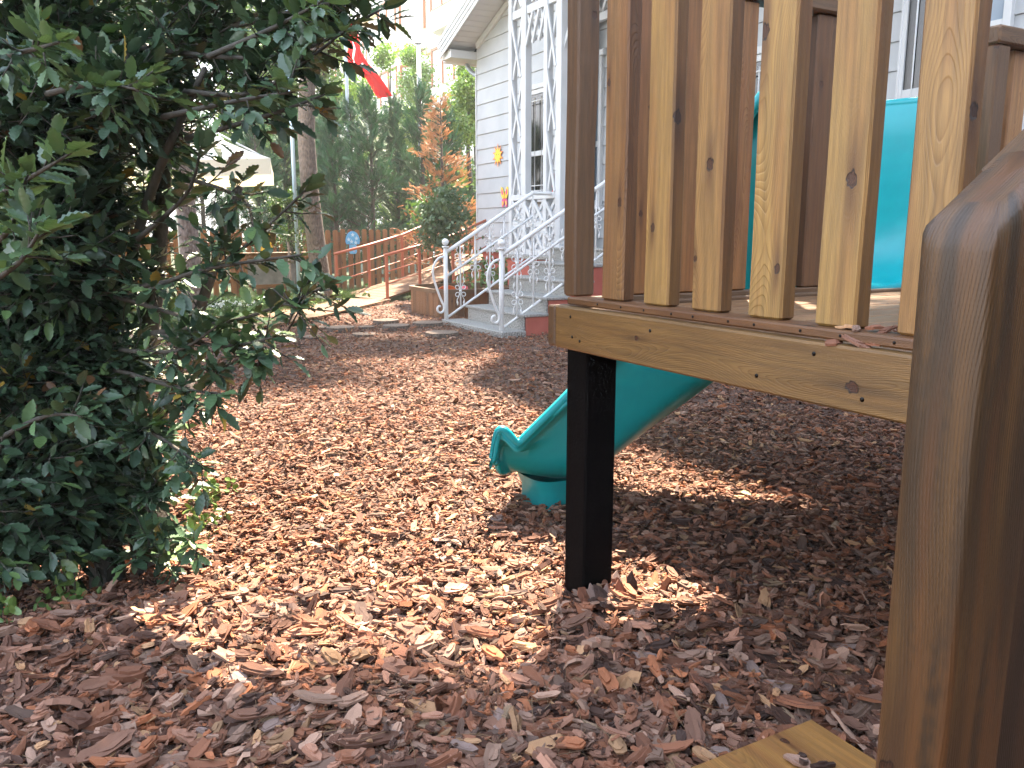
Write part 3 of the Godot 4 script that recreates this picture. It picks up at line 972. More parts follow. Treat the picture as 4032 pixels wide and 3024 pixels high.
func railing(z: float, x0: float, label: String, run: float) -> void:
	var r := thing("stair_railing", label, "railing", "white stair railings")
	var m: Material = M.white_gloss
	part("newel_post", tube_mesh([V(x0, -0.06, z), V(x0, 0.97, z)], [0.027, 0.027], 8), m, r)
	var sp := SphereMesh.new()
	sp.radius = 0.043
	sp.height = 0.086
	sp.radial_segments = 16
	sp.rings = 8
	part("ball_finial", sp, m, r, V(x0, 1.035, z))
	part("collar", tube_mesh([V(x0, 0.965, z), V(x0, 0.985, z)], [0.045, 0.045], 10), m, r)
	var x1 := x0 + run
	for q in [["top_rail", 0.90, 0.025], ["middle_rail", 0.60, 0.016], ["bottom_rail", 0.075, 0.016]]:
		var y0: float = q[1]
		var pts := [V(x0, y0, z), V(x1, y0 + run * 0.6, z)]
		if q[0] == "top_rail":
			pts = smooth_path([V(x0, y0, z), V(x0 + run * 0.5, y0 + run * 0.3, z), V(x1 - 0.03, y0 + run * 0.6 - 0.018, z), V(x1 + 0.03, y0 + run * 0.6, z), V(x1 + 0.38, y0 + run * 0.6, z)], 3)
		part(q[0], tube_mesh(pts, lerp_rad(q[2], q[2], pts.size()), 8), m, r)
	# curled strap at the foot of the newel
	var cp := smooth_path([V(x0, 0.86, z), V(x0 - 0.10, 0.83, z), V(x0 - 0.17, 0.72, z), V(x0 - 0.165, 0.58, z), V(x0 - 0.09, 0.36, z), V(x0 - 0.035, 0.24, z)], 4)
	for k in 12:
		var a := lerpf(0.0, 1.6 * PI, k / 11.0)
		var rr := lerpf(0.062, 0.030, k / 11.0)
		cp.append(V(x0 - 0.085 + rr * cos(a) * 0.9, 0.20 - rr * sin(a), z))
	part("scroll_strap", tube_mesh(cp, lerp_rad(0.014, 0.014, cp.size()), 6), m, r)
	var sw := scrollwork()
	var k := 0
	var x := x0 + 0.205
	while x < x1 + 0.2:
		var e := minf(x - x0, run)
		var lo := V(x, 0.075 + (x - x0) * 0.6, z)
		if x > x1:
			lo.y = 0.075 + run * 0.6
		var b := part("baluster", tube_mesh([lo, V(x, 0.89 + e * 0.6, z)], [0.0105, 0.0105], 4, 45.0), m, r)
		for f in ([0.27, 0.76] if k % 2 == 0 else [0.53]):
			part("scrollwork", sw, m, b, V(x, lo.y + 0.81 * f, z))
		x += 0.213
		k += 1

# ---------------------------------------------------------------- play tower
func tower() -> void:
	var t := thing("play_tower", "raised wooden play tower with picket sides on a black post", "play tower")
	var warm := Color(1.0, 0.97, 0.93)
	# frame
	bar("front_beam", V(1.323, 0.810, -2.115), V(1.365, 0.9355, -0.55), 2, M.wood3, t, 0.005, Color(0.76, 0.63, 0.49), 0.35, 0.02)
	bar("side_beam", V(1.323, 0.812, -2.157), V(3.62, 0.9345, -2.118), 0, M.wood4, t, 0.004, Color(0.9, 0.9, 0.9))
	bar("side_beam", V(1.37, 0.812, -0.60), V(3.62, 0.93, -0.56), 0, M.wood3, t, 0.004)
	bar("back_beam", V(3.625, 0.812, -2.157), V(3.665, 0.93, -0.56), 2, M.wood3, t, 0.004)
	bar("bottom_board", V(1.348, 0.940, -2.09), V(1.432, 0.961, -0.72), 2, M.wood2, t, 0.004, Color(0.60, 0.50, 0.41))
	for k in 4:
		bar("joist", V(1.38 + 0.5 * k, 0.80, -2.11), V(1.42 + 0.5 * k, 0.895, -0.605), 2, M.wood4, t, 0.003)
	for k in 13:
		var z := -2.13 + 0.122 * k
		var v := rng.randf_range(0.9, 1.15)
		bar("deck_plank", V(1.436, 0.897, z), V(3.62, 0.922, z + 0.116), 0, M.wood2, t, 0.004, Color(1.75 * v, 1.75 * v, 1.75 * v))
	# steel posts
	for q in [[1.353, -2.095], [3.50, -2.095], [3.50, -0.75]]:
		bar("post", V(q[0], -0.35, q[1]), V(q[0] + 0.110, 0.81, q[1] + 0.110), 1, M.black_steel, t, 0.006)
	# front pickets
	var fz := [-1.961, -1.771, -1.582, -1.389, -1.195, -1.004]
	var vo := [0.02, 0.10, 0.05, 0.16, 0.22, 0.02]
	var wd := ["wood2", "wood1", "wood0", "wood1", "wood1", "wood0"]
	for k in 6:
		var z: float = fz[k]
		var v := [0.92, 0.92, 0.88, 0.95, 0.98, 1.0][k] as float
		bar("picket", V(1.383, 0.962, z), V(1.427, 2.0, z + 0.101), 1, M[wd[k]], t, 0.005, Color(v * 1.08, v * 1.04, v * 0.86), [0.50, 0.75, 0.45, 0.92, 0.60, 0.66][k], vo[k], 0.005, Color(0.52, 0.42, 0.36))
	bar("top_rail", V(1.36, 2.001, -2.20), V(1.44, 2.06, -0.85), 2, M.wood1, t, 0.006)
	# side pickets
	bar("corner_picket", V(1.415, 0.955, -2.215), V(1.492, 2.0, -2.150), 1, M.wood4, t, 0.006, Color(1.25, 1.15, 1.1), 0.1, 0.05, 0.010)
	for x in [1.64, 1.835, 2.025, 2.235, 2.43]:
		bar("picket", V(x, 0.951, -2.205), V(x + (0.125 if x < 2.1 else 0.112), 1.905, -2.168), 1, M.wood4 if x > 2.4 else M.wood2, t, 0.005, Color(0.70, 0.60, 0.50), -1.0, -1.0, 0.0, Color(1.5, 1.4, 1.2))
	bar("bottom_rail", V(1.50, 0.923, -2.21), V(2.57, 0.950, -2.162), 0, M.wood4, t, 0.004, Color(1.1, 1.0, 0.95))
	bar("top_rail", V(1.37, 1.906, -2.225), V(2.58, 1.975, -2.148), 0, M.wood4, t, 0.006, Color(1.2, 1.05, 0.95))
	bar("newel", V(3.42, 0.923, -2.215), V(3.51, 1.90, -2.13), 1, M.wood4, t, 0.007, Color(1.2, 1.1, 1.0))
	bar("top_rail", V(3.415, 1.901, -2.222), V(4.6, 1.972, -2.122), 0, M.wood4, t, 0.008, Color(1.25, 1.12, 1.0))
	for k in 6:
		var x := 3.60 + 0.19 * k
		bar("picket", V(x, 0.951, -2.205), V(x + 0.112, 1.90, -2.168), 1, M.wood0, t, 0.005, Color(1.0, 0.86, 0.78))
	bar("bottom_rail", V(3.52, 0.923, -2.21), V(4.6, 0.950, -2.162), 0, M.wood4, t, 0.004)
	# steps up to the deck, with the heavy newel and hand rail on their near side
	bar("stair_tread", V(0.62, 0.150, -1.035), V(1.262, 0.192, -0.40), 2, M.wood1, t, 0.006, Color(0.80, 0.64, 0.44), 0.4, 0.1)
	newel(t)
	# screws in the beam
	for q in [[0.908, -2.03], [0.842, -1.98], [0.905, -1.66], [0.845, -1.29], [0.912, -1.14], [0.85, -2.02], [0.84, -1.02]]:
		part("screw", tube_mesh([V(1.3265, q[0], q[1]), V(1.3218, q[0], q[1])], [0.0048, 0.0048], 8), M.dark_screw, t)
	for z in [-1.93, -1.82, -1.72, -1.61, -1.53, -1.41, -1.33, -1.2, -1.1, -0.98]:
		part("screw", tube_mesh([V(1.351, 0.951, z), V(1.3465, 0.951, z)], [0.0032, 0.0032], 6), M.dark_screw, t)

func newel(t: Node) -> void:
	# squared post whose top is cut to the slope of the rail and rounded over
	var st := st_new()
	st.set_smooth_group(0)
	var x0 := 0.775
	var x1 := 0.885
	var z0 := -0.552
	var z1 := -0.466
	var sl := 0.66
	var prof := []
	var corners := [Vector2(x0, z1), Vector2(x0, z0), Vector2(x1, z0), Vector2(x1, z1)]
	var rr := [0.008, 0.024, 0.008, 0.012]
	for i in 4:
		var p: Vector2 = corners[i]
		var pa: Vector2 = (corners[(i + 3) % 4] - p).normalized()
		var pb: Vector2 = (corners[(i + 1) % 4] - p).normalized()
		var r: float = rr[i]
		for k in 5:
			var f := k / 4.0
			prof.append(p + pa * r * (1.0 - f) * (1.0 - f) + pb * r * f * f)
		# a point along the side keeps the face flat
		prof.append(p.lerp(corners[(i + 1) % 4], 0.5))
	var n := prof.size()
	var ys := [0.0, 0.30, 0.55, 0.7, 0.8, 0.9, 1.0, 1.06, 1.10]
	var rings := []
	for y in ys:
		var rg := []
		for p in prof:
			rg.append(V(p.x + 0.0015 * nz.get_noise_2d(y * 300.0, p.y * 900.0), y, p.y))
		rings.append(rg)
	for k in 7:
		var a := k / 6.0 * PI / 2.0
		var ins := 0.024 * (1.0 - cos(a))
		var rg := []
		for p in prof:
			var q: Vector2 = p
			q.x = maxf(q.x, x0 + ins * 1.25)
			q.y = clampf(q.y, z0 + ins, z1 - ins * 0.7)
			var top: float = 1.160 + (q.x - x0) * sl
			rg.append(V(q.x, top - 0.030 * (1.0 - sin(a)), q.y))
		rings.append(rg)
	var per := [0.0]
	for i in n:
		per.append(per[i] + (prof[(i + 1) % n] as Vector2).distance_to(prof[i]))
	for k in rings.size() - 1:
		for i in n:
			var j := (i + 1) % n
			var o := V((x0 + x1) / 2, rings[k][i].y - (0.05 if k >= ys.size() else 0.0), (z0 + z1) / 2)
			var va: float = rings[k][i].y / 1.5
			var vb: float = rings[k + 1][i].y / 1.5
			var ua: float = 0.45 + per[i] / 0.3
			var ub: float = 0.45 + per[i + 1] / 0.3
			quad(st, rings[k][i], rings[k][j], rings[k + 1][j], rings[k + 1][i], o, Vector2(ua, va), Vector2(ub, va), Vector2(ub, vb), Vector2(ua, vb))
	var last: Array = rings[rings.size() - 1]
	var lc := Vector3.ZERO
	for v in last:
		lc += v / n
	for i in n:
		var j := (i + 1) % n
		var uvs := []
		for v in [lc, last[i], last[j]]:
			uvs.append(Vector2(0.3 + (v.z - z0) / 0.3, 0.2 + (v.x - x0) / 1.5))
		tri(st, lc, last[i], last[j], V((x0 + x1) / 2, 0, (z0 + z1) / 2), uvs[0], uvs[1], uvs[2])
	part("stair_newel", fin(st), M.newel, t)
	strut("side_board", V(0.960, 0.0, -0.509), V(0.960, 1.17, -0.509), 0.145, 0.060, V(1, 0, 0), M.newel, t, 0.006, Color(0.6, 0.52, 0.46))
	# the hand rail runs on from the newel's cut top, rising along x
	var a0 := V(x1 - 0.012, 1.160 + (x1 - 0.012 - x0) * sl - 0.052, (z0 + z1) / 2)
	var dir := V(1, sl, 0).normalized()
	part("stair_hand_rail", board(z1 - z0, 0.62, 0.085, 0.012, Color(1.25, 1.15, 1.1), 0.45, 0.1), M.newel, t, a0, Basis(V(0, 0, 1), dir, V(0, 0, 1).cross(dir)))
	part("screw", tube_mesh([V(0.838, 1.115, -0.4675), V(0.838, 1.115, -0.4635)], [0.005, 0.005], 10), M.dark_screw, t)

# ---------------------------------------------------------------- slide
func slide() -> void:
	var s := thing("slide", "curved turquoise plastic slide running down beside the play tower", "slide")
	var path := smooth_path([V(2.93, 0.94, -2.215), V(2.92, 0.93, -2.36), V(2.82, 0.83, -2.55), V(2.62, 0.64, -2.70), V(2.30, 0.385, -2.82), V(1.99, 0.145, -2.935), V(1.85, 0.125, -2.99), V(1.72, 0.14, -3.04), V(1.64, 0.155, -3.07), V(1.60, 0.165, -3.085), V(1.58, 0.17, -3.092)], 6)
	var n := path.size()
	var dist := []
	dist.resize(n)
	dist[n - 1] = 0.0
	for k in range(n - 2, -1, -1):
		dist[k] = dist[k + 1] + Vector2(path[k].x - path[k + 1].x, path[k].z - path[k + 1].z).length()
	var rings := []
	for k in n:
		var t: Vector3 = (path[mini(k + 1, n - 1)] - path[maxi(k - 1, 0)])
		t.y = 0.0
		t = t.normalized()
		var side := t.cross(Vector3.UP).normalized()
		var f := float(k) / (n - 1)
		var bed: float = path[k].y
		var d: float = dist[k]
		var rl := 0.315 + maxf(d - 0.12, 0.0) * 0.98
		if d < 0.12:
			rl = lerpf(0.375, 0.315, smoothstep(0.05, 0.12, d))
			rl = lerpf(0.25, rl, smoothstep(0.0, 0.045, d))
		rl = lerpf(rl, 1.70, smoothstep(0.65, 1.15, d))
		var rr := maxf(bed + 0.05, 1.05 * (d - 0.25))
		rr = lerpf(rr, 1.70, smoothstep(0.65, 1.15, d))
		var hw := lerpf(0.42, 0.25, smoothstep(0.0, 0.45, f))
		var prof := []
		var right := []
		for e in [[rl - bed, prof], [rr - bed, right]]:
			var wall: float = e[0]
			var br := minf(lerpf(0.32, 0.14, smoothstep(0.0, 0.35, f)), wall * 0.8)
			var q: Array = e[1]
			q.append(Vector2(-hw - 0.03, wall - 0.02))
			q.append(Vector2(-hw - 0.035, wall))
			q.append(Vector2(-hw, wall + 0.008))
			q.append(Vector2(-hw + 0.012, wall - 0.01))
			for i in 4:
				q.append(Vector2(-hw + 0.02 + 0.008 * i, lerpf(maxf(wall - 0.03, br), br, (i + 1) / 4.0)))
			for i in 6:
				var a := PI + (i + 1) / 6.0 * PI / 2.0
				q.append(Vector2(-hw + 0.044 + br + br * cos(a), br + br * sin(a)))
		prof.append(Vector2(0, -0.003))
		for i in range(right.size() - 1, -1, -1):
			prof.append(Vector2(-right[i].x, right[i].y))
		var rg := []
		for p in prof:
			rg.append(path[k] + side * p.x + Vector3.UP * p.y - t * (p.x + hw) * 0.6 * smoothstep(0.5, 0.0, d))
		rings.append(rg)
	var st := st_new()
	st.set_smooth_group(0)
	var mm: int = rings[0].size()
	# shell 12 mm thick: the inside, and the outside pushed out along the section's normal
	var outer := []
	for k in n:
		var c: Vector3 = path[k] + Vector3(0, 0.35, 0)
		var rg := []
		for i in mm:
			var a: Vector3 = rings[k][maxi(i - 1, 0)]
			var b: Vector3 = rings[k][mini(i + 1, mm - 1)]
			var t: Vector3 = (path[mini(k + 1, n - 1)] - path[maxi(k - 1, 0)]).normalized()
			var nn := (b - a).cross(t).normalized()
			if i > 3 and i < mm - 4 and nn.dot(rings[k][i] - c) < 0:
				nn = -nn
			elif (i <= 3 or i >= mm - 4):
				nn = Vector3(0, -1, 0)
			rg.append(rings[k][i] + nn * 0.012)
		outer.append(rg)
	for k in n - 1:
		var c: Vector3 = (path[k] + path[k + 1]) / 2.0 + Vector3(0, 0.30, 0)
		for i in mm - 1:
			var a: Vector3 = rings[k][i]
			var fl := Vector3(0, 1, 0)
			# inside faces look to the axis, outside faces away from it
			var q: Vector3 = (rings[k][i] + rings[k + 1][i + 1]) / 2.0
			quad(st, rings[k][i], rings[k][i + 1], rings[k + 1][i + 1], rings[k + 1][i], q + (q - c))
			quad(st, outer[k][i], outer[k][i + 1], outer[k + 1][i + 1], outer[k + 1][i], c)
	for e in [0, n - 1]:
		for i in mm - 1:
			quad(st, rings[e][i], rings[e][i + 1], outer[e][i + 1], outer[e][i], path[1] if e == 0 else path[n - 2])
	part("chute", fin(st), M.teal, s)
	# rolled rims along both walls
	for e in [1, mm - 2]:
		var pts := []
		for k in n:
			pts.append(rings[k][e] + (rings[k][e + (1 if e == 1 else -1)] - rings[k][e]) * 0.5)
		part("rim", tube_mesh(pts, lerp_rad(0.024, 0.017, n), 8), M.teal, s)
	# rounded lip that closes the bottom end
	var lip := []
	for i in range(3, mm - 3):
		lip.append(rings[n - 1][i])
	part("end_lip", tube_mesh(lip, lerp_rad(0.015, 0.015, lip.size()), 8), M.teal, s)
	# stiffening ribs along the foot of the tower-side wall and under the bed
	for q in [[0.02, 0.035, 0.018]]:
		var pts := []
		for k in range(14, n - 22):
			var t: Vector3 = path[k + 1] - path[k - 1]
			t.y = 0.0
			var side := t.normalized().cross(Vector3.UP).normalized()
			pts.append(path[k] + side * (q[0] - 0.012) + V(0, q[1] - 0.04, 0))
		part("rib", tube_mesh(pts, lerp_rad(q[2], q[2], pts.size()), 6), M.teal, s)
	# entry lip on the deck
	var lp := []
	for i in range(4, mm - 4):
		lp.append(rings[0][i] + Vector3(0, -0.014, 0.0))
	part("entry_lip", tube_mesh(lp, lerp_rad(0.026, 0.026, lp.size()), 6), M.teal, s)
	# moulded foot under the run-out
	var fs := st_new()
	fs.set_smooth_group(0)
	var fr := []
	for q in [[0.13, 0.13, 0.14], [0.07, 0.105, 0.12], [0.0, 0.11, 0.12], [-0.08, 0.12, 0.13]]:
		var rg := []
		for p in ell(q[1], q[2], 20):
			rg.append(V(1.83 + signf(p.x) * pow(absf(p.x) / q[1], 0.6) * q[1], q[0], -2.95 + signf(p.y) * pow(absf(p.y) / q[2], 0.6) * q[2]))
		fr.append(rg)
	for k in 3:
		for i in 20:
			var j := (i + 1) % 20
			quad(fs, fr[k][i], fr[k][j], fr[k + 1][j], fr[k + 1][i], V(1.83, fr[k][i].y, -2.95))
	part("foot", fin(fs), M.teal, s)

# ---------------------------------------------------------------- sandbox
func rrect(x0: float, x1: float, z0: float, z1: float, r: float, n := 7) -> Array:
	var out := []
	for q in [[x1 - r, z1 - r, 0.0], [x0 + r, z1 - r, 0.5 * PI], [x0 + r, z0 + r, PI], [x1 - r, z0 + r, 1.5 * PI]]:
		for k in n:
			var a: float = q[2] + k / float(n - 1) * PI / 2
			out.append(Vector2(q[0] + r * cos(a), q[1] + r * sin(a)))
	return out

func sandbox() -> void:
	var s := thing("sandbox", "oval tub shaped wooden sandbox of upright brown staves", "sandbox")
	var o := rrect(4.60, 5.90, -11.58, -10.22, 0.36)
	var n := o.size()
	# staves: walk the outline in 0.11 m steps
	var per := 0.0
	for i in n:
		per += (o[i] as Vector2).distance_to(o[(i + 1) % n])
	var cnt := 40
	var c := Vector2(5.25, -10.9)
	var at := []
	for k in cnt + 1:
		var d := per * k / cnt
		for i in n:
			var a: Vector2 = o[i]
			var b: Vector2 = o[(i + 1) % n]
			var l := a.distance_to(b)
			if d <= l or i == n - 1:
				at.append(a.lerp(b, clampf(d / maxf(l, 1e-6), 0, 1)))
				break
			d -= l
	for k in cnt:
		var a: Vector2 = at[k]
		var b: Vector2 = at[(k + 1) % cnt]
		var m := (a + b) / 2
		var x := Vector3(b.x - a.x, 0, b.y - a.y).normalized()
		var v := rng.randf_range(0.55, 1.0)
		part("stave", board(a.distance_to(b) - 0.003, 0.46, 0.026, 0.003, Color(0.85 * v, 0.68 * v, 0.52 * v)), M.wood2, s, V(m.x, -0.12, m.y), Basis(x, Vector3.UP, x.cross(Vector3.UP)))
	# rim
	var st := st_new()
	st.set_smooth_group(-1)
	var oo := rrect(4.565, 5.935, -11.615, -10.185, 0.39)
	var ii := rrect(4.64, 5.86, -11.54, -10.26, 0.32)
	for i in n:
		var j := (i + 1) % n
		var P := func(v, y): return Vector3(v.x, y, v.y)
		var ctr := Vector3((oo[i].x + ii[i].x) / 2, 0.365, (oo[i].y + ii[i].y) / 2)
		var uv := Vector2(0.1, i * 0.05)
		var uv2 := Vector2(0.35, i * 0.05 + 0.05)
		quad(st, P.call(oo[i], 0.39), P.call(oo[j], 0.39), P.call(ii[j], 0.39), P.call(ii[i], 0.39), ctr, uv, Vector2(0.1, uv2.y), uv2, Vector2(0.35, uv.y))
		quad(st, P.call(oo[i], 0.335), P.call(oo[j], 0.335), P.call(ii[j], 0.335), P.call(ii[i], 0.335), ctr, uv, uv, uv2, uv2)
		quad(st, P.call(oo[i], 0.335), P.call(oo[j], 0.335), P.call(oo[j], 0.39), P.call(oo[i], 0.39), ctr, uv, Vector2(0.1, uv2.y), Vector2(0.2, uv2.y), Vector2(0.2, uv.y))
		quad(st, P.call(ii[i], 0.335), P.call(ii[j], 0.335), P.call(ii[j], 0.39), P.call(ii[i], 0.39), ctr, uv, uv, uv2, uv2)
	part("rim", fin(st), M.wood4, s)
	# sand, heaped
	var sg := grid_sheet(4.68, 5.82, -11.5, -10.3, 0.06, func(x, z): return 0.25 + 0.10 * exp(-((x - 5.5) * (x - 5.5) + (z + 10.75) * (z + 10.75)) / 0.05) + 0.05 * nz.get_noise_2d(x * 300, z * 300) - 0.25 * smoothstep(0.55, 0.75, sqrt(pow(absf(x - 5.25) / 1.0, 4) + pow(absf(z + 10.9) / 1.0, 4))))
	var sd := part("sand", sg, M.sand, self)
	sd.set_meta("kind", "stuff")
	tag(sd, "pale yellow sand heaped inside the wooden sandbox", "sand")
	var t1 := part("sand_toy", lathe([[0.0, 0.0], [0.10, 0.01], [0.15, 0.07], [0.14, 0.07], [0.09, 0.02], [0.0, 0.02]], 18), mat(L(0.75, 0.16, 0.03), 0.4), self, V(4.98, 0.27, -10.85), Basis(Vector3(1, 0, 0.3).normalized(), 0.5))
	tag(t1, "orange plastic dish lying in the sandbox", "toy")
	var t2 := part("sand_toy", lathe([[0.0, 0.16], [0.045, 0.155], [0.06, 0.10], [0.12, 0.06], [0.13, 0.0], [0.0, 0.0]], 14), mat(L(0.60, 0.06, 0.08), 0.4), self, V(5.06, 0.26, -10.48))
	tag(t2, "red plastic sand mould lying in the sandbox", "toy")
	# low shrub between the sandbox and the steps
	var q := []
	var cc := []
	for k in 900:
		var p := Vector3(rng.randfn(0, 0.36), absf(rng.randfn(0.30, 0.20)), rng.randfn(0, 0.30))
		q.append(Transform3D(rand_basis().scaled(Vector3.ONE * rng.randf_range(0.04, 0.07)), p))
		cc.append(Color(0.04, 0.09, 0.02).lerp(Color(0.14, 0.24, 0.05), rng.randf()))
	var sh := thing("shrub", "low light green shrub behind the sandbox beside the red steps", "shrub", "", V(6.35, 0.05, -11.55))
	copies("foliage", round_leaf(), M.leaf, sh, q, cc)
	part("stem", tube_mesh([V(0, -0.1, 0), V(0.03, 0.3, 0)], [0.02, 0.01], 6), M.stem, sh)
	# log slices set into the mulch as stepping stones
	var top := StandardMaterial3D.new()
	top.albedo_texture = ring_tex()
	top.roughness = 0.85
	top.uv1_scale = Vector3(1, 1, 1)
	var places := [[2.965, -9.531, 0.33, "beside the boardwalk, round and grey"], [2.50, -9.05, 0.27, "nearest the bush branch tips"], [3.329, -9.626, 0.20, "smallest, between two larger ones"], [3.713, -10.005, 0.33, "farthest from the steps railing"], [3.612, -9.382, 0.33, "in the middle of the row"], [3.091, -9.006, 0.29, "low in the mulch, brown sided"], [4.079, -9.499, 0.38, "beside the far newel of the steps"], [3.819, -8.508, 0.37, "large and thick, in front of the steps"], [1.652, -9.385, 0.24, "pale, at the boardwalk edge by the tree trunk"], [2.787, -9.883, 0.25, "half under mulch at the boardwalk edge"]]
	for pl in places:
		var r: float = pl[2] / 2.0
		var hh := 0.075 if r > 0.15 else 0.05
		var lt := thing("log_slice", "log slice stepping stone, " + String(pl[3]), "stepping stone", "log slice stepping stones", V(pl[0], gh(pl[0], pl[1]) - 0.02, pl[1]))
		var prof := PackedVector2Array()
		for i in 24:
			var a := TAU * i / 24
			prof.append(Vector2(cos(a), sin(a)) * r * (1.0 + 0.09 * nz.get_noise_2d(cos(a) * 60 + pl[0] * 90, sin(a) * 60)))
		var sb := st_new()
		sb.set_smooth_group(-1)
		for i in 24:
			var a := prof[i]
			var b := prof[(i + 1) % 24]
			quad(sb, V(a.x, 0, a.y), V(b.x, 0, b.y), V(b.x, hh, b.y), V(a.x, hh, a.y), V(0, 0.03, 0))
		part("bark", fin(sb), M.pine_bark, lt)
		var tt := st_new()
		tt.set_smooth_group(-1)
		for i in 24:
			var a := prof[i]
			var b := prof[(i + 1) % 24]
			tri(tt, V(0, hh + 0.002, 0), V(a.x, hh, a.y), V(b.x, hh, b.y), V(0, -9, 0), Vector2(0.5, 0.5), a / r * 0.46 + Vector2(0.5, 0.5), b / r * 0.46 + Vector2(0.5, 0.5))
		part("cut_face", fin(tt), top, lt)
	var stp := thing("tree_stump", "short sawn tree stump standing in the mulch behind the bush", "stump", "", V(0.74, -0.03, -6.35))
	part("bark", lathe([[0.15, 0.0], [0.135, 0.05], [0.125, 0.155], [0.12, 0.16]], 20), M.pine_bark, stp)
	var tm := st_new()
	var pe := ell(0.12, 0.12, 24)
	for i in 24:
		tri(tm, V(0, 0.163, 0), V(pe[i].x, 0.16, pe[i].y), V(pe[(i + 1) % 24].x, 0.16, pe[(i + 1) % 24].y), V(0, -9, 0), Vector2(0.5, 0.5), pe[i] / 0.12 * 0.46 + Vector2(0.5, 0.5), pe[(i + 1) % 24] / 0.12 * 0.46 + Vector2(0.5, 0.5))
	part("cut_face", fin(tm), top, stp)

func ring_tex() -> ImageTexture:
	var w := 192
	var d := PackedByteArray()
	d.resize(w * w * 3)
	for y in w:
		for x in w:
			var p := Vector2(x, y) / w - Vector2(0.5, 0.5)
			var r := p.length() + 0.012 * nz.get_noise_2d(x * 1.6, y * 1.6)
			var f := r * 44.0 - floorf(r * 44.0)
			var crack := smoothstep(0.10, 0.0, absf(sin(p.angle() * 3.0 + 0.6))) * smoothstep(0.05, 0.2, r)
			var c := Color(0.47, 0.40, 0.34).lerp(Color(0.34, 0.27, 0.22), f * f)
			c = c * (1.0 + 0.3 * nz.get_noise_2d(x * 4.0, y * 4.0 + 900.0))
			c = c.lerp(Color(0.16, 0.12, 0.10), crack * 0.5)
			var i := (y * w + x) * 3
			d[i] = int(clampf(c.r, 0, 1) * 255)
			d[i + 1] = int(clampf(c.g, 0, 1) * 255)
			d[i + 2] = int(clampf(c.b, 0, 1) * 255)
	return to_tex(w, w, d)

func lathe(pr: Array, n := 20) -> ArrayMesh:
	var st := st_new()
	st.set_smooth_group(0)
	for k in pr.size() - 1:
		for i in n:
			var a := TAU * i / n
			var b := TAU * (i + 1) / n
			var p := V(cos(a) * pr[k][0], pr[k][1], sin(a) * pr[k][0])
			var q := V(cos(b) * pr[k][0], pr[k][1], sin(b) * pr[k][0])
			var r := V(cos(b) * pr[k + 1][0], pr[k + 1][1], sin(b) * pr[k + 1][0])
			var s := V(cos(a) * pr[k + 1][0], pr[k + 1][1], sin(a) * pr[k + 1][0])
			quad(st, p, q, r, s, V(0, (pr[k][1] + pr[k + 1][1]) / 2 - 0.0001, 0))
	return fin(st)

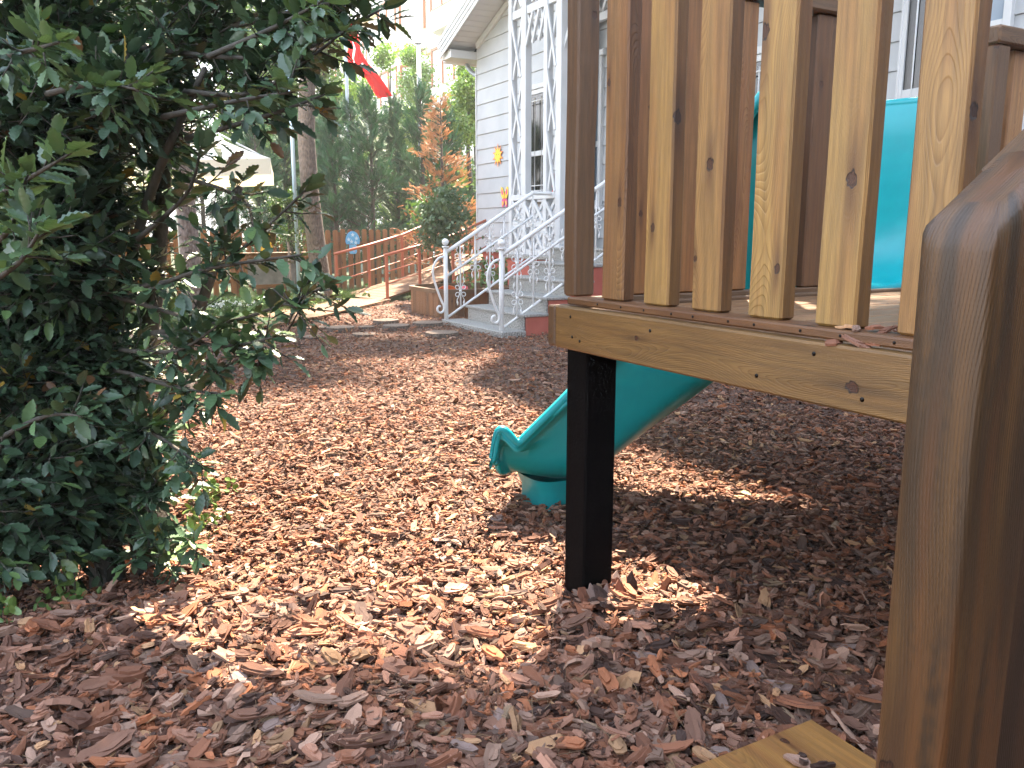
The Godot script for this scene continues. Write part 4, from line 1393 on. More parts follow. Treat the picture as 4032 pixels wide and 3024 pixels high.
# ---------------------------------------------------------------- fence and what hangs on it
func fence_and_signs() -> void:
	var f := thing("picket_fence", "orange brown round topped picket fence behind the boardwalk", "fence")
	var o := Vector3(1.0, 0, -14.98)
	var d := Vector3(cos(deg_to_rad(11)), 0, -sin(deg_to_rad(11)))
	var nb := Vector3(-d.z, 0, d.x)
	var B := Basis(d, Vector3.UP, d.cross(Vector3.UP))
	for k in 52:
		var p := o + d * (0.157 * k)
		var v := rng.randf_range(0.8, 1.1)
		var pk := picket_top(0.098, 1.18 + rng.randf_range(-0.015, 0.015), 0.022, Color(1.10 * v, 0.80 * v, 0.52 * v))
		part("picket", pk, M.wood2, f, p + nb * 0.03 + Vector3(0, 0.03, 0), B)
	for y in [0.30, 0.95]:
		for k in 4:
			strut("rail", o + d * (2.05 * k - 0.1) + V(0, y, 0), o + d * (2.05 * k + 1.94) + V(0, y, 0), 0.07, 0.035, Vector3.UP, M.wood2, f, 0.003, Color(0.85, 0.62, 0.42))
	for k in 5:
		var p := o + d * (2.05 * k - 0.07) - nb * 0.05
		bar("post", p + V(-0.045, -0.2, -0.045), p + V(0.045, 1.16, 0.045), 1, M.wood2, f, 0.004, Color(0.8, 0.6, 0.42))
	# chalk board standing before it
	var c := thing("chalk_board", "grey chalk board in a brown wooden frame against the fence", "chalk board", "", o + d * 2.05 + nb * 0.28)
	c.basis = B
	var bw := 1.0
	part("panel", boxm(V(bw, 0.46, 0.012)), tri_mat(noise_tex(L(0.12, 0.115, 0.12), L(0.26, 0.24, 0.24), 0.012, 33), 0.9, V(1.2, 1.2, 1.2)), c, V(0.5, 0.47, 0))
	bar("frame", V(-0.04, 0.70, -0.03), V(bw + 0.08, 0.78, 0.03), 0, M.wood2, c, 0.004, Color(0.9, 0.68, 0.46))
	bar("frame", V(-0.02, 0.17, -0.022), V(bw + 0.02, 0.24, 0.022), 0, M.wood2, c, 0.004, Color(0.9, 0.68, 0.46))
	for x in [-0.08, bw]:
		bar("leg", V(x, -0.05, -0.025), V(x + 0.075, 0.70, 0.025), 1, M.wood2, c, 0.004, Color(0.85, 0.64, 0.44))
	bar("ledge", V(-0.1, 0.781, -0.04), V(bw + 0.12, 0.805, 0.06), 0, M.wood2, c, 0.004, Color(1.2, 1.05, 0.85))
	# mushroom sign
	var m := thing("mushroom_sign", "light blue mushroom shaped sign with pale stars hung on the fence", "sign", "", o + d * 4.27 + nb * 0.075 + V(0, 0.98, 0))
	m.basis = B
	var cap := PackedVector2Array()
	for i in 19:
		var a := PI * i / 18.0
		cap.append(Vector2(cos(a) * 0.155, sin(a) * 0.20))
	cap.append(Vector2(-0.14, -0.05))
	cap.append(Vector2(0.14, -0.05))
	part("cap", plate(cap, 0.012), mat(L(0.10, 0.38, 0.66), 0.6), m)
	part("stalk", plate(PackedVector2Array([Vector2(-0.075, -0.055), Vector2(0.075, -0.055), Vector2(0.085, -0.20), Vector2(0.06, -0.235), Vector2(-0.06, -0.235), Vector2(-0.085, -0.20)]), 0.012), mat(L(0.14, 0.42, 0.68), 0.6), m)
	for q in [[-0.09, 0.04], [0.0, 0.13], [0.08, 0.06], [-0.03, 0.0], [0.06, -0.02]]:
		var star := PackedVector2Array()
		for i in 10:
			var a := TAU * i / 10.0 + PI / 2
			star.append(Vector2(cos(a), sin(a)) * (0.045 if i % 2 == 0 else 0.02) + Vector2(q[0], q[1]))
		part("star", plate(star, 0.018), mat(L(0.45, 0.66, 0.80), 0.6), m)
	part("dot", plate(ell(0.012, 0.012, 10, 0.02, -0.19), 0.018), mat(L(0.6, 0.3, 0.45), 0.6), m)
	var bs := Basis(B.x, B.y, B.z)
	butterfly("butterfly_sign", "yellow butterfly shaped sign hung on the fence above the chalk board", o + d * 2.52 + nb * 0.075 + V(0, 0.98, 0), bs, L(0.75, 0.50, 0.03), L(0.70, 0.42, 0.03), 0.15)

func picket_top(w: float, h: float, t: float, tint: Color) -> ArrayMesh:
	var st := st_new()
	st.set_smooth_group(-1)
	st.set_color(tint)
	var uo := rng.randf()
	var p := [Vector2(-w / 2, 0), Vector2(w / 2, 0), Vector2(w / 2, h - w * 0.32)]
	for i in 5:
		var a := lerpf(0.25, PI - 0.25, i / 4.0)
		p.append(Vector2(cos(a) * w * 0.5, h - w * 0.32 + sin(a) * w * 0.32))
	p.append(Vector2(-w / 2, h - w * 0.32))
	var c := V(0, h / 2, 0)
	var uv := func(q): return Vector2(uo + q.x / 0.3, q.y / 1.5)
	for z in [-t / 2, t / 2]:
		for i in range(1, p.size() - 1):
			tri(st, V(p[0].x, p[0].y, z), V(p[i].x, p[i].y, z), V(p[i + 1].x, p[i + 1].y, z), V(0, h / 2, -z * 5), uv.call(p[0]), uv.call(p[i]), uv.call(p[i + 1]))
	for i in p.size():
		var a: Vector2 = p[i]
		var b: Vector2 = p[(i + 1) % p.size()]
		quad(st, V(a.x, a.y, -t / 2), V(b.x, b.y, -t / 2), V(b.x, b.y, t / 2), V(a.x, a.y, t / 2), c, uv.call(a), uv.call(b), uv.call(b), uv.call(a))
	return fin(st)

# ---------------------------------------------------------------- far things
func background() -> void:
	# parasol
	var u := thing("parasol", "large square cream garden parasol behind the bush", "parasol", "", V(1.70, -0.03, -12.9))
	var st := st_new()
	st.set_smooth_group(-1)
	var hs := 1.32
	var cs := [V(-hs, 2.14, -hs), V(hs, 2.14, -hs), V(hs, 2.14, hs), V(-hs, 2.14, hs)]
	var ap := V(0, 2.95, 0)
	for i in 4:
		var a: Vector3 = cs[i]
		var b: Vector3 = cs[(i + 1) % 4]
		var k := 6
		for j in k:
			for l in 5:
				var P := func(f, g): return a.lerp(b, f).lerp(ap, g) + V(0, -0.10 * sin(PI * g) - 0.05 * sin(PI * f) * (1.0 - g), 0)
				quad(st, P.call(j / float(k), l / 5.0), P.call((j + 1) / float(k), l / 5.0), P.call((j + 1) / float(k), (l + 1) / 5.0), P.call(j / float(k), (l + 1) / 5.0), V(0, -2, 0))
	part("canopy", fin(st), M.canvas, u, V(0, 0, 0), Basis(Vector3.UP, deg_to_rad(-14)))
	var sv := st_new()
	sv.set_smooth_group(-1)
	for i in 4:
		var a: Vector3 = cs[i]
		var b: Vector3 = cs[(i + 1) % 4]
		for j in 6:
			var P := func(f, y): return a.lerp(b, f) * V(1.004, 1, 1.004) + V(0, y - 0.05 * sin(PI * f), 0)
			quad(sv, P.call(j / 6.0, 0.0), P.call((j + 1) / 6.0, 0.0), P.call((j + 1) / 6.0, -0.21), P.call(j / 6.0, -0.21), V(0, 2, 0))
	part("valance", fin(sv), M.canvas, u, Vector3.ZERO, Basis(Vector3.UP, deg_to_rad(-14)))
	part("pole", tube_mesh([V(0, 0, 0), V(0, 2.9, 0)], [0.03, 0.03], 8), M.white, u)
	part("base", lathe([[0.0, 0.06], [0.3, 0.06], [0.32, 0.0]], 20), M.granite, u)
	for c in cs:
		part("rib", tube_mesh([ap + V(0, -0.06, 0), c + V(0, -0.03, 0)], [0.012, 0.012], 5), M.white, u, Vector3.ZERO, Basis(Vector3.UP, deg_to_rad(-14)))
	# flag and its pole
	var fp := thing("flag_pole", "tall white flag pole rising among the conifers", "flag pole", "", V(6.12, 0, -18.52))
	part("pole", tube_mesh([V(0, -0.3, 0), V(0, 8.2, 0)], [0.045, 0.035], 10), M.steel, fp)
	var sp := SphereMesh.new()
	sp.radius = 0.06
	sp.height = 0.12
	part("finial", sp, M.steel, fp, V(0, 8.25, 0))
	var fs := st_new()
	fs.set_smooth_group(0)
	var topl := smooth_path([V(6.17, 5.82, -18.50), V(6.32, 5.55, -18.46), V(6.40, 5.08, -18.43), V(6.66, 4.75, -18.34), V(7.02, 4.15, -18.20)], 4)
	var botl := smooth_path([V(6.17, 4.80, -18.51), V(6.27, 4.66, -18.47), V(6.42, 4.55, -18.41), V(6.58, 4.50, -18.34), V(6.82, 4.10, -18.27)], 4)
	var nf := topl.size()
	var P2 := func(i, j):
		var u0: float = float(i) / (nf - 1)
		var v0: float = j / 12.0
		return (topl[i] as Vector3).lerp(botl[i], v0) + V(0.05, 0, 0.09) * sin(v0 * 13.0 + u0 * 5.0) * (0.25 + u0)
	for i in nf - 1:
		for j in 12:
			var ua := Vector2(float(i) / (nf - 1), j / 12.0)
			var ub := Vector2(float(i + 1) / (nf - 1), (j + 1) / 12.0)
			quad(fs, P2.call(i, j), P2.call(i + 1, j), P2.call(i + 1, j + 1), P2.call(i, j + 1), V(6.4, 5, -40), ua, Vector2(ub.x, ua.y), ub, Vector2(ua.x, ub.y))
	var fm := mat(Color.WHITE, 0.7, {"backlight_enabled": true, "backlight": Color(0.7, 0.5, 0.5)})
	fm.albedo_texture = flag_tex()
	var fl := part("flag", fin(fs), fm, self)
	tag(fl, "red flag with white crescent and star hanging limp from its pole", "flag")
	# lamp pole
	var lp := thing("lamp_pole", "slim white pole standing before the poplar trees near the house", "pole", "", V(8.19, 0, -19.34))
	part("pole", tube_mesh([V(0, -0.3, 0), V(0, 5.6, 0)], [0.06, 0.05], 8), M.white, lp)
	part("cap", lathe([[0.0, 5.68], [0.09, 5.62], [0.09, 5.58]], 10), M.white, lp)
	var l2 := thing("lamp_pole", "pale blue pole close behind the dark pine trunk", "pole", "", V(3.70, 0, -14.1))
	part("pole", tube_mesh([V(0, -0.3, 0), V(0, 5.6, 0)], [0.035, 0.03], 8), mat(L(0.35, 0.47, 0.58), 0.5), l2)
	part("cap", lathe([[0.0, 5.68], [0.06, 5.62], [0.06, 5.58]], 10), M.white, l2)
	apartment("apartment_building", "pale cream apartment block with a bay window near the house eaves", 15.2, -47.0, -28.4, 27.0, 17.0, [-31.0, -36.9], 0)
	apartment("apartment_building", "pale cream apartment block farther left behind the flag", 17.2, -80.0, -49.5, 27.0, 15.0, [-52.5], 1)

func flag_tex() -> ImageTexture:
	var w := 240
	var h := 160
	var im := Image.create(w, h, false, Image.FORMAT_RGB8)
	for y in h:
		for x in w:
			var p := Vector2(x, y) / float(h)
			var c := L(0.68, 0.015, 0.02)
			var inside := p.distance_to(Vector2(0.5, 0.5)) < 0.25 and p.distance_to(Vector2(0.5625, 0.5)) > 0.20
			var q := p - Vector2(0.80, 0.5)
			var a := fposmod(q.angle() + PI, TAU / 5.0) - TAU / 10.0
			if inside or (q.length() < 0.125 * 0.40 / maxf(0.40, cos(a)) and q.length() < 0.11):
				c = Color(0.95, 0.95, 0.95)
			im.set_pixel(x, y, c)
	return ImageTexture.create_from_image(im)

func apartment(n: String, label: String, X: float, z0: float, z1: float, x1: float, H: float, bays: Array, kind: int) -> void:
	var b := thing(n, label, "building", "", V(0, 0, 0))
	part("wall", boxm(V(x1 - X, H, z1 - z0)), M.cream, b, V((X + x1) / 2, H / 2, (z0 + z1) / 2))
	for fl in range(0, 6):
		var y := 0.3 + 2.9 * fl
		if y + 2.5 > H:
			break
		bar("cornice", V(X - 0.14, y + 2.62, z0), V(X - 0.002, y + 2.80, z1), 2, mat(L(0.75, 0.62, 0.36), 0.8), b, 0.01)
		# bay with three lights
		for bz in bays:
			var pr := PackedVector2Array([Vector2(0, -2.1), Vector2(-1.0, -1.15), Vector2(-1.0, 1.15), Vector2(0, 2.1)])
			var bay := part("bay", plate(pr, 2.60), M.cream, b, V(X - 0.003, y + 1.30, bz), Basis(Vector3(1, 0, 0), Vector3(0, 0, 1), Vector3(0, -1, 0)))
			for i in 3:
				var a := Vector2(pr[i].x, pr[i].y)
				var e := Vector2(pr[i + 1].x, pr[i + 1].y)
				var dd := (e - a).normalized()
				var nn := Vector2(dd.y, -dd.x)
				if nn.x > 0:
					nn = -nn
				var B2 := Basis(Vector3(dd.x, dd.y, 0), Vector3(0, 0, -1), Vector3(nn.x, nn.y, 0))
				var mid := (a + e) / 2 + nn * 0.03
				var wl := a.distance_to(e) - 0.16
				var win := part("window", boxm(V(wl, 1.45, 0.05)), M.pane_curtain if M.has("pane_curtain") else mat(L(0.72, 0.70, 0.62), 0.3), bay, Vector3(mid.x, mid.y, -0.22), B2)
				var fr: Array = [[-wl / 2, -0.72, -wl / 2 + 0.10, 0.72], [wl / 2 - 0.10, -0.72, wl / 2, 0.72], [-wl / 2 + 0.1, 0.62, wl / 2 - 0.1, 0.72], [-0.05, -0.72, 0.05, 0.62]]
				if i != 1:
					fr.pop_back()
				for q in fr:
					part("frame", boxm(V(q[2] - q[0], q[3] - q[1], 0.05)), M.brown_frame, win, V((q[0] + q[2]) / 2, (q[1] + q[3]) / 2, 0.045))
		# flat windows
		var z := z1 - 2.0
		while z > z0 + 2.0:
			var near := false
			for bz in bays:
				if absf(z - bz) < 3.2:
					near = true
			if not near:
				var w := part("window", boxm(V(0.06, 1.4, 1.1)), mat(L(0.55, 0.55, 0.52), 0.2), b, V(X - 0.022, y + 1.5, z))
				for q in [[-0.55, -0.7, -0.45, 0.7], [0.45, -0.7, 0.55, 0.7], [-0.45, 0.6, 0.45, 0.7], [-0.05, -0.7, 0.05, 0.6]]:
					part("frame", boxm(V(0.04, q[3] - q[1], q[2] - q[0])), M.brown_frame, w, V(-0.05, (q[1] + q[3]) / 2, (q[0] + q[2]) / 2))
			z -= 4.2
	bar("roof_edge", V(X - 0.4, H + 0.002, z0 - 0.4), V(x1 + 0.4, H + 0.3, z1 + 0.4), 2, M.cream, b, 0.02)

# ---------------------------------------------------------------- foliage
func rand_basis() -> Basis:
	return Basis(Quaternion.from_euler(Vector3(rng.randf() * TAU, rng.randf() * TAU, rng.randf() * TAU)))

func round_leaf() -> ArrayMesh:
	var st := st_new()
	st.set_smooth_group(-1)
	for k in 3:
		var b := Basis(Vector3.UP, k * 2.1) * Basis(Vector3(1, 0, 0), 0.5 + 0.2 * k)
		var p := [V(0, 0, 0), V(-0.28, 0.06, 0.35), V(-0.2, 0.03, 0.8), V(0, 0, 1.0), V(0.2, 0.03, 0.8), V(0.28, 0.06, 0.35)]
		for i in range(1, 5):
			tri(st, b * p[0], b * p[i], b * p[i + 1], V(0, -9, 0))
	return fin(st)

# bay laurel leaf, stalk at the origin, blade along +z, 1 long, wavy edge, folded on its midrib
func laurel_leaf(sd: int) -> ArrayMesh:
	var r := RandomNumberGenerator.new()
	r.seed = sd
	var st := st_new()
	st.set_smooth_group(0)
	var n := 11
	var L0 := []
	var C := []
	var R0 := []
	var bend := r.randf_range(-0.25, 0.45)
	var wid := r.randf_range(0.17, 0.215)
	for k in n:
		var f := float(k) / (n - 1)
		var w := wid * pow(sin(PI * clampf(0.04 + f * 0.96, 0, 1)), 0.75)
		if k == 0:
			w = 0.012
		elif k == n - 1:
			w = 0.004
		var y := -bend * f * f * 0.5
		C.append(V(0, y, 0.07 + f * 0.93))
		var wl := w * (1.0 + (0.16 if k % 2 == 0 else -0.08))
		L0.append(V(-wl, y + w * 0.28 + (0.022 if k % 2 == 0 else -0.018), 0.07 + f * 0.93 + 0.02))
		var wr := w * (1.0 + (-0.08 if k % 2 == 0 else 0.16))
		R0.append(V(wr, y + w * 0.28 + (-0.018 if k % 2 == 0 else 0.022), 0.07 + f * 0.93 + 0.02))
	for k in n - 1:
		quad(st, L0[k], C[k], C[k + 1], L0[k + 1], C[k] + V(0, -9, 0))
		quad(st, C[k], R0[k], R0[k + 1], C[k + 1], C[k] + V(0, -9, 0))
	st.set_smooth_group(-1)
	quad(st, V(-0.008, 0, 0), V(0.008, 0, 0), V(0.008, 0, 0.09), V(-0.008, 0, 0.09), V(0, -9, 0))
	return fin(st)

func leaf_color() -> Color:
	var q := rng.randf()
	var c := Color(0.026, 0.054, 0.030).lerp(Color(0.066, 0.118, 0.060), rng.randf())
	if q > 0.90:
		c = Color(0.10, 0.165, 0.055)
	elif q < 0.006:
		c = Color(0.30, 0.20, 0.035)
	elif q < 0.014:
		c = Color(0.14, 0.07, 0.03)
	return c

func look_basis(z: Vector3, up: Vector3) -> Basis:
	var x := up.cross(z)
	if x.length() < 0.05:
		x = Vector3.RIGHT.cross(z)
	x = x.normalized()
	return Basis(x, z.cross(x).normalized(), z)

func bush() -> void:
	var b := thing("bay_laurel_bush", "large dark bay laurel bush with several grey stems", "bush")
	var stems := [
		[[V(0.26, -0.10, -3.04), V(0.21, 0.34, -3.15), V(0.14, 0.67, -3.25), V(0.11, 1.15, -3.31), V(0.12, 1.9, -3.30)], 0.085, 0.022],
		[[V(0.09, -0.15, -3.07), V(0.10, 0.18, -3.17), V(0.20, 0.49, -3.24), V(0.32, 0.91, -3.20), V(0.42, 1.7, -3.09)], 0.066, 0.018],
		[[V(-0.13, -0.20, -3.65), V(-0.13, 0.34, -3.74), V(-0.10, 0.70, -3.80), V(-0.07, 1.33, -3.80)], 0.036, 0.018],
		[[V(0.19, -0.10, -3.08), V(0.28, 0.41, -3.18), V(0.42, 0.85, -2.96), V(0.57, 1.30, -2.85)], 0.034, 0.012],
		[[V(0.09, -0.15, -3.08), V(0.06, 0.37, -3.12), V(-0.03, 0.63, -3.05), V(-0.16, 0.74, -3.01), V(-0.4, 0.82, -2.9)], 0.03, 0.016],
		[[V(-0.07, -0.2, -3.73), V(-0.04, 0.41, -3.82), V(0.06, 0.97, -3.77), V(0.2, 1.9, -3.6)], 0.03, 0.015],
		[[V(0.14, 0.67, -3.25), V(0.30, 1.25, -2.95), V(0.45, 1.62, -2.65)], 0.022, 0.008],
		[[V(0.11, 1.15, -3.31), V(-0.08, 1.5, -2.95), V(-0.12, 1.75, -2.6)], 0.022, 0.008],
	]
	for s in stems:
		var p := smooth_path(s[0], 5)
		part("stem", tube_mesh(p, lerp_rad(s[1], s[2], p.size()), 9), M.stem, b)
	var blobs := [[0.12, 1.72, -3.19, 0.29], [0.46, 1.73, -2.83, 0.26], [0.66, 1.73, -2.55, 0.15], [0.75, 1.74, -2.38, 0.09], [0.58, 1.56, -2.55, 0.13], [0.67, 1.60, -2.40, 0.08], [0.35, 1.49, -2.96, 0.22], [0.03, 1.30, -3.21, 0.26], [0.34, 1.28, -3.15, 0.16], [-0.01, 0.94, -3.22, 0.25], [0.27, 1.02, -2.96, 0.17], [0.38, 0.93, -2.65, 0.08], [0.16, 0.72, -3.02, 0.15], [0.33, 0.62, -2.62, 0.09], [0.00, 0.49, -3.00, 0.17], [-0.08, 0.72, -2.98, 0.13], [0.21, 0.51, -2.83, 0.10], [0.22, 0.32, -2.84, 0.09], [0.45, 1.11, -2.62, 0.06], [-0.05, 1.48, -2.89, 0.16], [0.22, 1.55, -2.75, 0.16], [0.06, 0.23, -3.03, 0.09], [0.42, 0.75, -2.53, 0.05],
		[0.1, 2.25, -3.1, 0.5], [0.6, 2.15, -2.7, 0.32], [-0.5, 1.9, -3.2, 0.5], [-0.55, 1.2, -3.2, 0.4], [-0.5, 0.6, -3.1, 0.3], [0.2, 2.7, -3.2, 0.45],
		[0.62, 0.94, -2.34, 0.065], [-0.18, 0.32, -3.0, 0.26], [-0.02, 0.18, -3.15, 0.2], [-0.25, 0.15, -3.3, 0.22], [0.12, 0.30, -3.05, 0.16], [0.02, 1.1, -3.0, 0.25], [-0.1, 0.8, -3.25, 0.25], [0.10, 1.9, -3.9, 0.5], [0.25, 2.4, -4.3, 0.5], [-0.35, 1.6, -4.0, 0.5], [-0.3, 1.0, -3.9, 0.42], [-0.2, 2.5, -4.6, 0.5], [-0.35, 0.55, -3.7, 0.32], [0.05, 1.35, -3.75, 0.3], [0.02, 0.75, -3.5, 0.25]]
	var twigs := []       # [base, tip]
	for q in blobs:
		var r: float = q[3]
		var c := V(q[0], q[1], q[2])
		var n := int(clampf(r * r * 1100.0, 5.0, 120.0))
		if q[1] < 2.0:
			r = maxf(r - (0.03 if q[0] < 0.18 else 0.09), 0.03)
			if q[0] < 0.25:
				n = int(n * 3.8)
			elif q[1] < 1.3 and q[3] > 0.07 and q[2] < -2.5:
				n = int(n * 0.5)
		if q[1] > 2.0:
			n = int(n * 0.55)
		for k in n:
			var dv := Vector3(rng.randfn(), rng.randfn(), rng.randfn()).normalized() * pow(rng.randf(), 0.5) * r
			var p := c + dv
			var out := (dv.normalized() * 0.6 + V(0.35, 0.25, 0.35) + Vector3(rng.randfn(), rng.randfn(), rng.randfn()) * 0.45).normalized()
			twigs.append([p - out * 0.08, p + out * rng.randf_range(0.06, 0.14)])
	var sprays := [
		[V(0.24, 0.98, -2.85), V(0.45, 1.06, -2.58), V(0.66, 1.27, -2.39)],
		[V(0.24, 0.96, -2.79), V(0.38, 1.04, -2.56), V(0.62, 1.09, -2.32)],
		[V(0.27, 0.84, -2.81), V(0.49, 0.90, -2.53), V(0.69, 1.00, -2.32)],
		[V(0.27, 0.84, -2.81), V(0.43, 0.82, -2.54), V(0.55, 0.86, -2.37)],
		[V(0.53, 0.89, -2.73), V(0.54, 0.85, -2.54), V(0.51, 0.77, -2.43)],
		[V(0.18, 0.95, -2.94), V(0.39, 0.88, -2.64), V(0.47, 0.81, -2.46)],
		[V(0.30, 1.70, -2.86), V(0.62, 1.64, -2.49), V(0.86, 1.75, -2.26)],
		[V(0.40, 1.56, -2.71), V(0.56, 1.54, -2.45), V(0.76, 1.69, -2.25)],
		[V(0.40, 1.43, -2.75), V(0.59, 1.48, -2.48), V(0.70, 1.52, -2.31)],
		[V(0.33, 1.48, -2.68), V(0.48, 1.50, -2.42), V(0.60, 1.51, -2.24)],
		[V(0.40, 1.32, -2.84), V(0.52, 1.25, -2.58), V(0.52, 1.16, -2.45)],
		[V(0.25, 1.13, -2.82), V(0.37, 1.26, -2.61), V(0.40, 1.38, -2.50)],
		[V(0.16, 0.72, -2.90), V(0.31, 0.69, -2.64), V(0.41, 0.69, -2.47)],
		[V(0.19, 0.56, -2.91), V(0.27, 0.52, -2.68), V(0.35, 0.47, -2.51)],
		[V(0.18, 0.78, -2.90), V(0.32, 0.80, -2.66), V(0.42, 0.89, -2.50)],
		[V(0.24, 0.03, -2.97), V(0.27, 0.12, -2.80), V(0.34, 0.18, -2.65)],
		[V(0.23, 0.03, -2.98), V(0.19, 0.12, -2.84), V(0.14, 0.12, -2.75)],
		[V(0.23, 0.03, -2.98), V(0.21, 0.14, -2.83), V(0.22, 0.23, -2.73)],
		[V(-0.10, 1.05, -2.30), V(-0.05, 1.09, -2.11), V(-0.01, 1.15, -1.98)],
		[V(-0.10, 1.13, -2.37), V(-0.06, 1.17, -2.19), V(-0.02, 1.27, -2.07)],
		[V(-0.09, 1.25, -2.57), V(-0.02, 1.28, -2.37), V(0.07, 1.33, -2.21)],
		[V(0.04, 1.52, -2.67), V(0.14, 1.52, -2.44), V(0.23, 1.49, -2.27)],
		[V(-0.06, 1.60, -2.63), V(0.00, 1.58, -2.41), V(0.07, 1.58, -2.26)],
		[V(-0.17, 0.55, -2.82), V(-0.04, 0.65, -2.59), V(0.05, 0.67, -2.43)],
		[V(0.45, 1.64, -2.58), V(0.59, 1.69, -2.34), V(0.67, 1.73, -2.19)],
		[V(0.54, 1.75, -2.67), V(0.68, 1.76, -2.43), V(0.79, 1.77, -2.25)],
	]
	var all := []          # [transform, colour, distance]
	var eye := V(0, 1.15, 0)
	var st := st_new()
	for s in sprays:
		var p := smooth_path(s, 6)
		var br := st_new()
		tube(br, p, lerp_rad(0.009, 0.0028, p.size()), 6)
		part("branch", fin(br), M.stem, b)
		var n := 24
		for k in n:
			var f := 0.22 + 0.78 * float(k) / (n - 1)
			var i := clampi(int(f * (p.size() - 1)), 0, p.size() - 2)
			var at: Vector3 = (p[i] as Vector3).lerp(p[i + 1], f * (p.size() - 1) - i)
			var t: Vector3 = (p[i + 1] - p[i]).normalized()
			if f < 0.97 and rng.randf() < 0.22:
				# a side shoot
				var sd := t.cross(Vector3(rng.randfn(), rng.randfn(), rng.randfn())).normalized()
				twigs.append([at, at + (t * 0.7 + sd).normalized() * rng.randf_range(0.05, 0.11)])
			else:
				var e := leaf_at(at, t, f > 0.9, k)
				e[1] = (e[1] as Color).lerp(Color(0.115, 0.195, 0.080), rng.randf() * 0.8)
				e[0].basis = e[0].basis.scaled_local(Vector3.ONE * 1.12)
				all.append(e)
	for w in twigs:
		var a: Vector3 = w[0]
		var c: Vector3 = w[1]
		var t := (c - a).normalized()
		tube(st, [a, (a + c) / 2 + V(0, -0.004, 0), c], [0.0028, 0.0022, 0.0012], 4)
		var n := rng.randi_range(6, 9)
		for k in n:
			var f := (k + 0.7) / n
			all.append(leaf_at(a.lerp(c, f), t, k >= n - 2, k))
	part("twigs", fin(st), M.stem, b).set_meta("kind", "stuff")
	var lf := []
	for k in 6:
		lf.append(laurel_leaf(30 + k))
	all.sort_custom(func(p, q): return p[2] < q[2])
	var lm := []
	for k in 10:
		var m: StandardMaterial3D = M.leaf.duplicate()
		m.vertex_color_use_as_albedo = false
		m.albedo_color = leaf_color().lerp(Color(0.115, 0.195, 0.080), 0.45 if k < 4 else 0.0).linear_to_srgb()
		lm.append(m)
	var tr := [[], [], [], [], [], []]
	var co := [[], [], [], [], [], []]
	var single := 0
	for i in all.size():
		var e: Array = all[i]
		var k := i % 6
		if single < 290 and e[3]:
			part("leaf", lf[k], lm[rng.randi_range(0, 5) if e[1].g > 0.1 else rng.randi_range(4, 9)], b, e[0].origin, e[0].basis)
			single += 1
		else:
			tr[k].append(e[0])
			co[k].append(e[1])
	for k in 6:
		copies("foliage", lf[k], M.leaf, b, tr[k], co[k])

func leaf_at(at: Vector3, t: Vector3, tip: bool, k: int) -> Array:
	var sd := t.cross(Vector3(0.2, 1.0, 0.1)).normalized()
	if k % 2 == 0:
		sd = -sd
	sd = Basis(t, rng.randfn(0.0, 0.7)) * sd
	var z := (t * (1.6 if tip else 0.75) + sd * (0.5 if tip else 1.0) + V(0, rng.randf_range(-0.25, 0.2), 0)).normalized()
	var up := (V(0, 1, 0) + Vector3(rng.randfn(), rng.randfn(), rng.randfn()) * 0.35).normalized()
	var s := rng.randf_range(0.042, 0.080)
	var b := look_basis(z, up).scaled_local(V(s, s, s))
	var v := at - V(0, 1.15, 0)
	var d := v.length()
	# is it inside the camera's field and so large enough to pick out?
	var fw := V(sin(deg_to_rad(29.05)), -0.18, -cos(deg_to_rad(29.05))).normalized()
	return [Transform3D(b, at), leaf_color(), d, v.normalized().dot(fw) > 0.80]

func conifer_spray() -> ArrayMesh:
	var st := st_new()
	st.set_smooth_group(-1)
	var r := RandomNumberGenerator.new()
	r.seed = 5
	for k in 15:
		var f := k / 14.0
		for s in [-1.0, 1.0]:
			var p := V(0, 0.03 * sin(f * 3), f * 0.8)
			var q := p + V(s * (0.26 * (1.0 - f * 0.7)), r.randf_range(-0.05, 0.07), 0.16 + 0.10 * (1 - f))
			var w := V(0, 0.0, 0.022)
			tri(st, p - w, p + w, q, p + V(0, -9, 0))
			var q2 := p.lerp(q, 0.5) + V(s * 0.03, 0.05, 0.10)
			tri(st, p.lerp(q, 0.35) - w, p.lerp(q, 0.6) + w, q2, p + V(0, -9, 0))
	tri(st, V(-0.012, 0, 0), V(0.012, 0, 0), V(0, 0.02, 1.0), V(0, -9, 0))
	return fin(st)

